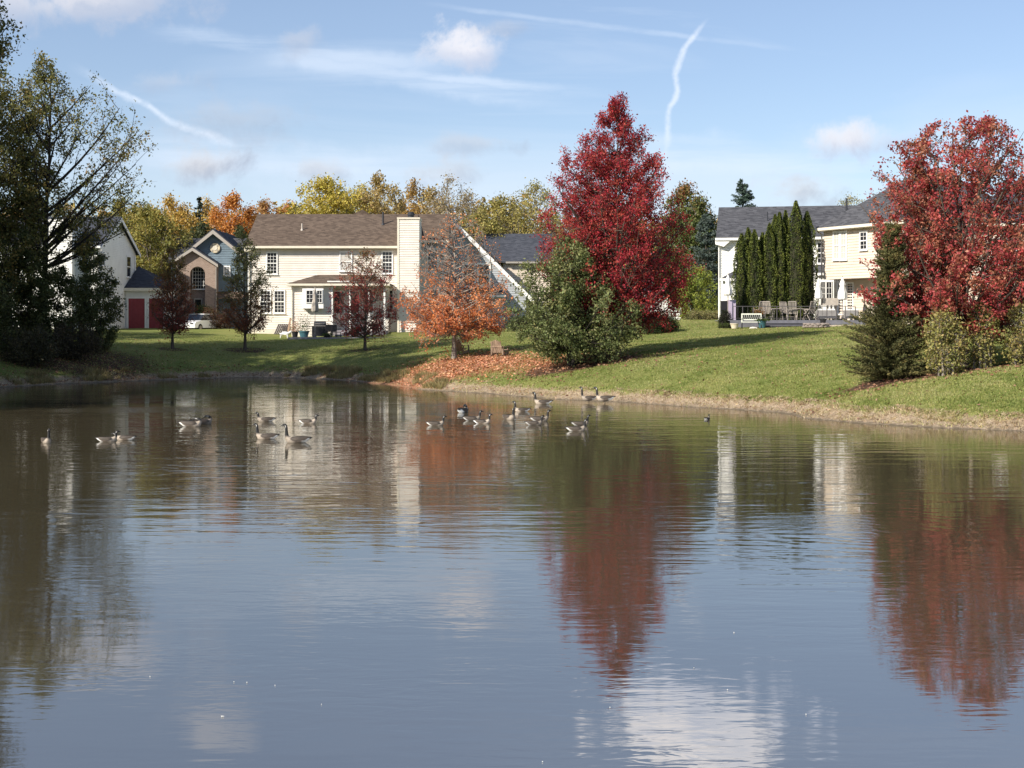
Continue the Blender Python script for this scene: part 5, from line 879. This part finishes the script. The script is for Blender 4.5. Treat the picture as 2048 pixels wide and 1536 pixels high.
tag(link('lawn_grass', mesh_np('lawn_grass', v, f, BLADE, col=c)), 'short mown grass covering the banks', 'grass', kind='stuff')
def bank_region(rg, n):
    m_ = n*22; y = 1/rg.uniform(1/95., 1/40., m_); x = X_(rg.uniform(-40, 2090, m_), y); d = sdist(x, y)+.35*fbm(x*.9, y*.9); ok = (d > .2) & (d < 1.3) & (rg.random(m_) < .25+.75*(d > .8)); return x[ok][:n], y[ok][:n]
v, f, c = blades(17000, bank_region, .075, [(.28, .20, .12), (.46, .36, .23), (.58, .47, .32), (.32, .28, .12)], 8, .016, tilt=1.1)
tag(link('dry_grass', mesh_np('dry_grass', v, f, BLADE, col=c)), 'dry straw coloured grass and roots along the waterline', 'grass', kind='stuff')
def tuft_region(rg, n):
    m_ = n*40; y = rg.uniform(60, 95, m_); x = X_(rg.uniform(0, 900, m_), y); d = sdist(x, y); ok = (d > .3) & (d < 1.7) & (fbm(x*.5, y*.5) > .12); return x[ok][:n], y[ok][:n]
v, f, c = blades(5000, tuft_region, .26, [(.10, .09, .04), (.24, .20, .09), (.34, .28, .13)], 9, .014, tilt=.45)
tag(link('bank_weeds', mesh_np('bank_weeds', v, f, BLADE, col=c)), 'taller tawny weeds on the shaded left bank', 'weeds', kind='stuff')
def litter_mesh(n, dens, pal, seed, size, name, label):
    rg = np.random.default_rng(seed); m_ = n*14; y = rg.uniform(44, 98, m_); x = X_(rg.uniform(-30, 2080, m_), y); k = (rg.random(m_) < dens(x, y)); x, y = x[k][:n], y[k][:n]; z, d = ground(x, y, True); z = np.maximum(z, .0)+rg.uniform(.012, .05, len(x))
    d_ = rg.normal(size=(len(x), 3))*[1, 1, .35]; d_ = unit(d_); q = unit(np.cross(d_, np.array([0, 0, 1.])+rg.normal(0, .45, (len(x), 3)))); s = size*rg.uniform(.6, 1.3, len(x))[:, None]; P = np.stack([x, y, z], 1)
    V = np.stack([P-d_*s*.5, P+q*s*.4+[0, 0, .012], P+d_*s*.5, P-q*s*.4+[0, 0, .012]], 1).reshape(-1, 3); tag(link(name, mesh_np(name, V, np.arange(len(V)).reshape(-1, 4), LITTER, col=np.repeat(pal_pick(pal, rg.random(len(x)), rg), 4, 0))), label, 'leaves', kind='stuff')
litter_mesh(26000, lambda x, y: litter_density(x, y)**1.4*(sdist(x, y) > .3), [(.40, .14, .06), (.56, .26, .14), (.62, .36, .22), (.34, .14, .09)], 12, .12, 'fallen_leaves', 'orange leaves carpeting the bank under the orange maple')
def d2(x, y): return np.clip(.9*np.exp(-(np.hypot((x-X_(1165, 68))/3.2, (y-68.2)/2.4))**2)+.6*np.exp(-(np.hypot((x-X_(1900, 51))/4.5, (y-51)/1.4))**2)+.35*((sdist(x, y) < 2) & (sdist(x, y) > .2) & (x < -8))+.02+.5*np.exp(-(np.hypot((x+27)/9, (y-83)/5))**2), 0, 1)*(sdist(x, y) > .2)
litter_mesh(16000, d2, [(.14, .05, .04), (.26, .13, .08), (.36, .22, .13), (.18, .10, .06)], 13, .11, 'brown_fallen_leaves', 'brown leaves scattered under the green tree and in the mulch bed')
# stones along the waterline
rg = random.Random(3); k = 0
for i in range(26):
    j = rg.randrange(len(_sh)-1); t = rg.random(); px = _sh[j][0]*(1-t)+_sh[j+1][0]*t; py = _sh[j][1]*(1-t)+_sh[j+1][1]*t-rg.uniform(1, 4); Y = F*EYE/(py-HY); Y += rg.uniform(.1, .5); x = X_(px, Y)
    # small muddy stones: joined below

# ------------------------------------------------------------ geese
BLACK = (.012, .011, .010); BROWN = (.060, .045, .032); PALE = (.27, .225, .175); WHITE = (.80, .78, .72); DKB = (.045, .034, .025)
def goose_mesh(neck=1.0, lean=0.0, pose='up', tone=1.0):
    # rings: centre x (bill is +x), z, half width, half height; x from tail to breast, then up the neck
    rings = [(-.40, .150, .012, .006), (-.36, .145, .045, .016), (-.30, .125, .075, .040), (-.22, .100, .110, .075), (-.10, .080, .135, .100), (.03, .070, .140, .112), (.14, .072, .128, .110), (.22, .095, .100, .095)]
    if pose == 'up': nk = [(.275, .16, .062, .060), (.292, .22, .050, .048), (.298+lean*.3, .22+.09*neck, .043, .041), (.302+lean*.7, .22+.17*neck, .040, .038), (.315+lean, .22+.23*neck, .042, .040), (.345+lean, .22+.262*neck, .044, .041), (.378+lean, .22+.262*neck, .036, .033), (.405+lean, .22+.250*neck, .017, .015)]
    elif pose == 'low': nk = [(.29, .13, .055, .055), (.33, .17, .040, .038), (.36, .205, .034, .032), (.385, .235, .034, .032), (.42, .25, .036, .034), (.455, .245, .030, .028), (.48, .235, .017, .015)]
    else: nk = [(.265, .16, .060, .055), (.255, .215, .044, .040), (.215, .245, .040, .036), (.16, .255, .040, .036), (.105, .245, .036, .032), (.065, .225, .026, .022), (.045, .212, .013, .011)]
    R_ = rings+nk; n = 14; C_ = np.array([(a, 0, b) for a, b, _, _ in R_]); T = unit(np.gradient(C_, axis=0)); V = []; col = []
    nb = len(rings)
    for i, (a, b, w_, h_) in enumerate(R_):
        t = T[i] if i >= 6 else np.array([1., 0, 0]);  t = unit(t); up = unit(np.cross(np.cross(t, [0, 1, 0.])*-1, [0, 1, 0.])*0+np.cross([0, 1, 0.], t)*-1 if False else np.cross(t, [0, 1, 0.]))
        if i < 6: up = np.array([0, 0, 1.])
        for j in range(n):
            q = 2*math.pi*j/n; p = C_[i]+np.array([0, 1., 0])*w_*math.cos(q)+up*h_*math.sin(q); V.append(p); sn = math.sin(q)*(1 if up[2] >= 0 else -1)
            if i < nb:
                if i <= 1: c_ = BLACK
                elif i == 2: c_ = WHITE if sn < .45 else DKB
                elif i == 3: c_ = WHITE if sn < -.1 else (BROWN if sn < .8 else DKB)
                elif i >= 6: c_ = PALE if sn < .55 else BROWN
                else: c_ = tuple(np.array(BROWN)*1.5) if sn < .2 else BROWN
                if i >= 7: c_ = tuple(np.array(PALE)*1.25)
            else:
                kk = i-nb; c_ = tuple(np.array(PALE)*1.25) if kk == 0 else BLACK
                pass
                if kk == len(nk)-4 and abs(math.cos(q)) > .95: c_ = WHITE
            col.append(np.array(c_)*tone)
    F_ = [(i*n+j, i*n+(j+1) % n, (i+1)*n+(j+1) % n, (i+1)*n+j) for i in range(len(R_)-1) for j in range(n)]
    me = mesh_np('body', V, F_, PLUME, col=np.clip(np.array(col), 0, .9), smooth=True); return me, R_[-1], R_[-3]
def wing_mesh(s):
    pts = []; 
    for a, z0, z1, y in ((-.37, .165, .175, .030), (-.25, .125, .185, .090), (-.10, .085, .190, .128), (.04, .070, .185, .142), (.14, .090, .165, .132), (.18, .12, .14, .115)):
        pts += [(a, s*(y+.006), z0), (a, s*(y+.014), (z0+z1)/2), (a, s*(y*.62), z1)]
    f = [];
    for i in range(5):
        for j in range(2): q = (i*3+j, i*3+j+1, (i+1)*3+j+1, (i+1)*3+j); f.append(q if s < 0 else q[::-1])
    c = [tuple(np.array(DKB if i % 3 == 2 else BROWN)*(1.15 if (i//3) % 2 else .8)) for i in range(18)]; c[0] = c[1] = c[2] = BLACK
    return mesh_np('wing', pts, f, PLUME, col=np.array(c), smooth=True)
WING = {s: wing_mesh(s) for s in (-1, 1)}
BEAK = mat('beak', (.012, .012, .012), .4)
def bill_mesh(end, prev):
    a, z, w_, h_ = end; d = Vector((end[0]-prev[0], 0, end[1]-prev[1])).normalized(); mb = MB(); p = Vector((a-.006*d.x, 0, z)); mb.bar(p, p+d*.05+Vector((0, 0, -.006)), w_*.95, 8, .006); me = bpy.data.meshes.new('bill'); me.from_pydata(mb.v, [], mb.f); me.materials.append(BEAK); return me
GM = {}
def goose(px, py, wpx, hd, label, pose='up', neck=1.0, tone=1.0, stand=False, dz=0.0):
    key = (pose, neck, tone)
    if key not in GM: b, e_, p_ = goose_mesh(neck, .0, pose, tone); eye = MB().lathe([(.001, -.006), (.006, 0), (.001, .006)], 6); em = bpy.data.meshes.new('eye'); em.from_pydata(eye.v, [], eye.f); em.materials.append(BEAK); GM[key] = (b, bill_mesh(e_, p_), em, p_)
    b, bl, em, p_ = GM[key]; Y = F*EYE/(py-HY); x = X_(px, Y); sc = wpx*Y/F/(.80 if pose != 'tuck' else .62)
    if abs(math.sin(R(hd))) > .6: sc = wpx*Y/F/.44
    sc = min(max(sc*1.1, .82), 1.12); e = empty('goose', (x, Y, dz-.02), R(hd), label, 'goose', 'geese on the pond'); e.scale = (sc,)*3
    link('body', b, e); link('bill', bl, e)
    for s in (-1, 1): link('wing', WING[s], e); link('eye', em, e, (p_[0], s*p_[2]*.98, p_[1]+.008))
    if stand:
        for s in (-1, 1): MB().bar((0, s*.06, -.02), (.0, s*.06, -.20), .010).prism([(-.02, s*.06-.03, -.20), (.09, s*.06-.045, -.20), (.09, s*.06+.045, -.20), (-.02, s*.06+.03, -.20)], (0, 0, -.01)).build('leg', BEAK, e)
    return e
Rt, Lf = 0, 180
for a in ((92, 885, 22, -55, 'pale breasted goose alone at the far left of the pond'), (214, 883, 40, Rt+6, 'goose with white rump meeting another at the left', 'up', .55), (251, 880, 42, Lf-4, 'dark goose with raised tail facing the white rumped one at the left', 'low'),
          (382, 853, 38, Rt, 'goose turning its head back before the ruffled water', 'tuck'), (404, 849, 28, Rt+40, 'dark goose close behind the one turning its head', 'tuck', 1.0, .6), (532, 843, 38, Lf+4, 'short necked goose above the pair by the house reflection', 'up', .5, .8),
          (534, 878, 48, Lf, 'goose with upright neck left of the largest one', 'up', .95), (595, 885, 54, Lf, 'largest goose with tall neck in the pale house reflection', 'up', 1.05, .8), (616, 847, 38, Rt-6, 'goose swimming right just above the pale house reflection', 'up', .45, 1.2),
          (871, 851, 38, Rt, 'goose on the orange reflection, farthest left of the main flock', 'up', .6, .9), (926, 825, 24, 70, 'goose seen from behind with white rump at the back of the flock', 'tuck', 1.0, 1.2), (944, 841, 38, Rt, 'dark goose behind the pale sided one', 'up', .6, .6),
          (964, 847, 34, Rt-8, 'pale sided goose swimming right on the orange reflection', 'up', .65, 1.35), (1018, 839, 24, -60, 'goose facing the viewer in the middle of the flock', 'up', .7, .9), (1044, 823, 34, Lf+5, 'goose swimming left behind the one facing the viewer', 'up', .85, 1.2),
          (1086, 808, 38, Lf, 'goose swimming left nearest the muddy bank', 'up', .9, 1.15), (1068, 850, 36, Rt, 'front dark goose of the overlapping pair swimming right', 'up', .6, .55), (1079, 842, 40, Rt, 'rear goose of the overlapping pair swimming right', 'up', .7, .65),
          (1152, 862, 42, Rt, 'front goose with white rump on the green reflection', 'up', .75, .85), (1160, 851, 36, Rt+4, 'goose half hidden behind the front one on the green reflection', 'up', .75, .55)):
    goose(*a)
goose(1178, 805.5, 34, Lf, 'left goose of the two standing in the shallows', 'up', 1.25, .9, True, .13); goose(1210, 806.5, 40, Lf-5, 'right goose of the two standing in the shallows', 'up', 1.0, 1.15, True, .13)
dk_ = goose(1414, 839, 13, 60, 'small duck swimming alone off the right bank', 'up', .35, .9); dk_.name = 'duck'; dk_['category'] = 'duck'; del dk_['group']; dk_.scale = (.55,)*3
# floating feathers
fl = [(445, 1434, 13, 'longest white feather lying on the near water'), (468, 1365, 4, 'tiny feather at the left of a close pair'), (494, 1366, 5, 'tiny feather at the right of a close pair'), (550, 1372, 3, 'tiny feather right of the close pair'), (643, 1410, 3, 'lone tiny feather on blue water left of centre'), (1388, 1337, 5, 'tiny feather at the top of the cloud reflection'), (1455, 1381, 4, 'tiny feather on the right of the cloud reflection'), (1468, 1266, 4, 'tiny feather above the cloud reflection'), (1220, 1416, 4, 'tiny feather on the left of the cloud reflection'), (1612, 1430, 4, 'tiny feather right of the cloud reflection'), (300, 1354, 4, 'tiny feather left of the close pair'), (1085, 1537-12, 4, 'tiny feather at the bottom edge centre')]
for px, py, w_, lb in fl:
    Y = F*EYE/(py-HY); x = X_(px, Y); L = w_*.5*Y/F; tag(MB().prism([(-L/2, 0, .004), (0, -L*.14, .004), (L/2, 0, .004), (0, L*.14, .004)], (0, 0, .006)).build('feather', M['feather'], loc=(x, Y, .0), rz=R((px*37) % 60-30)), lb, 'feather', 'feathers floating on the water')
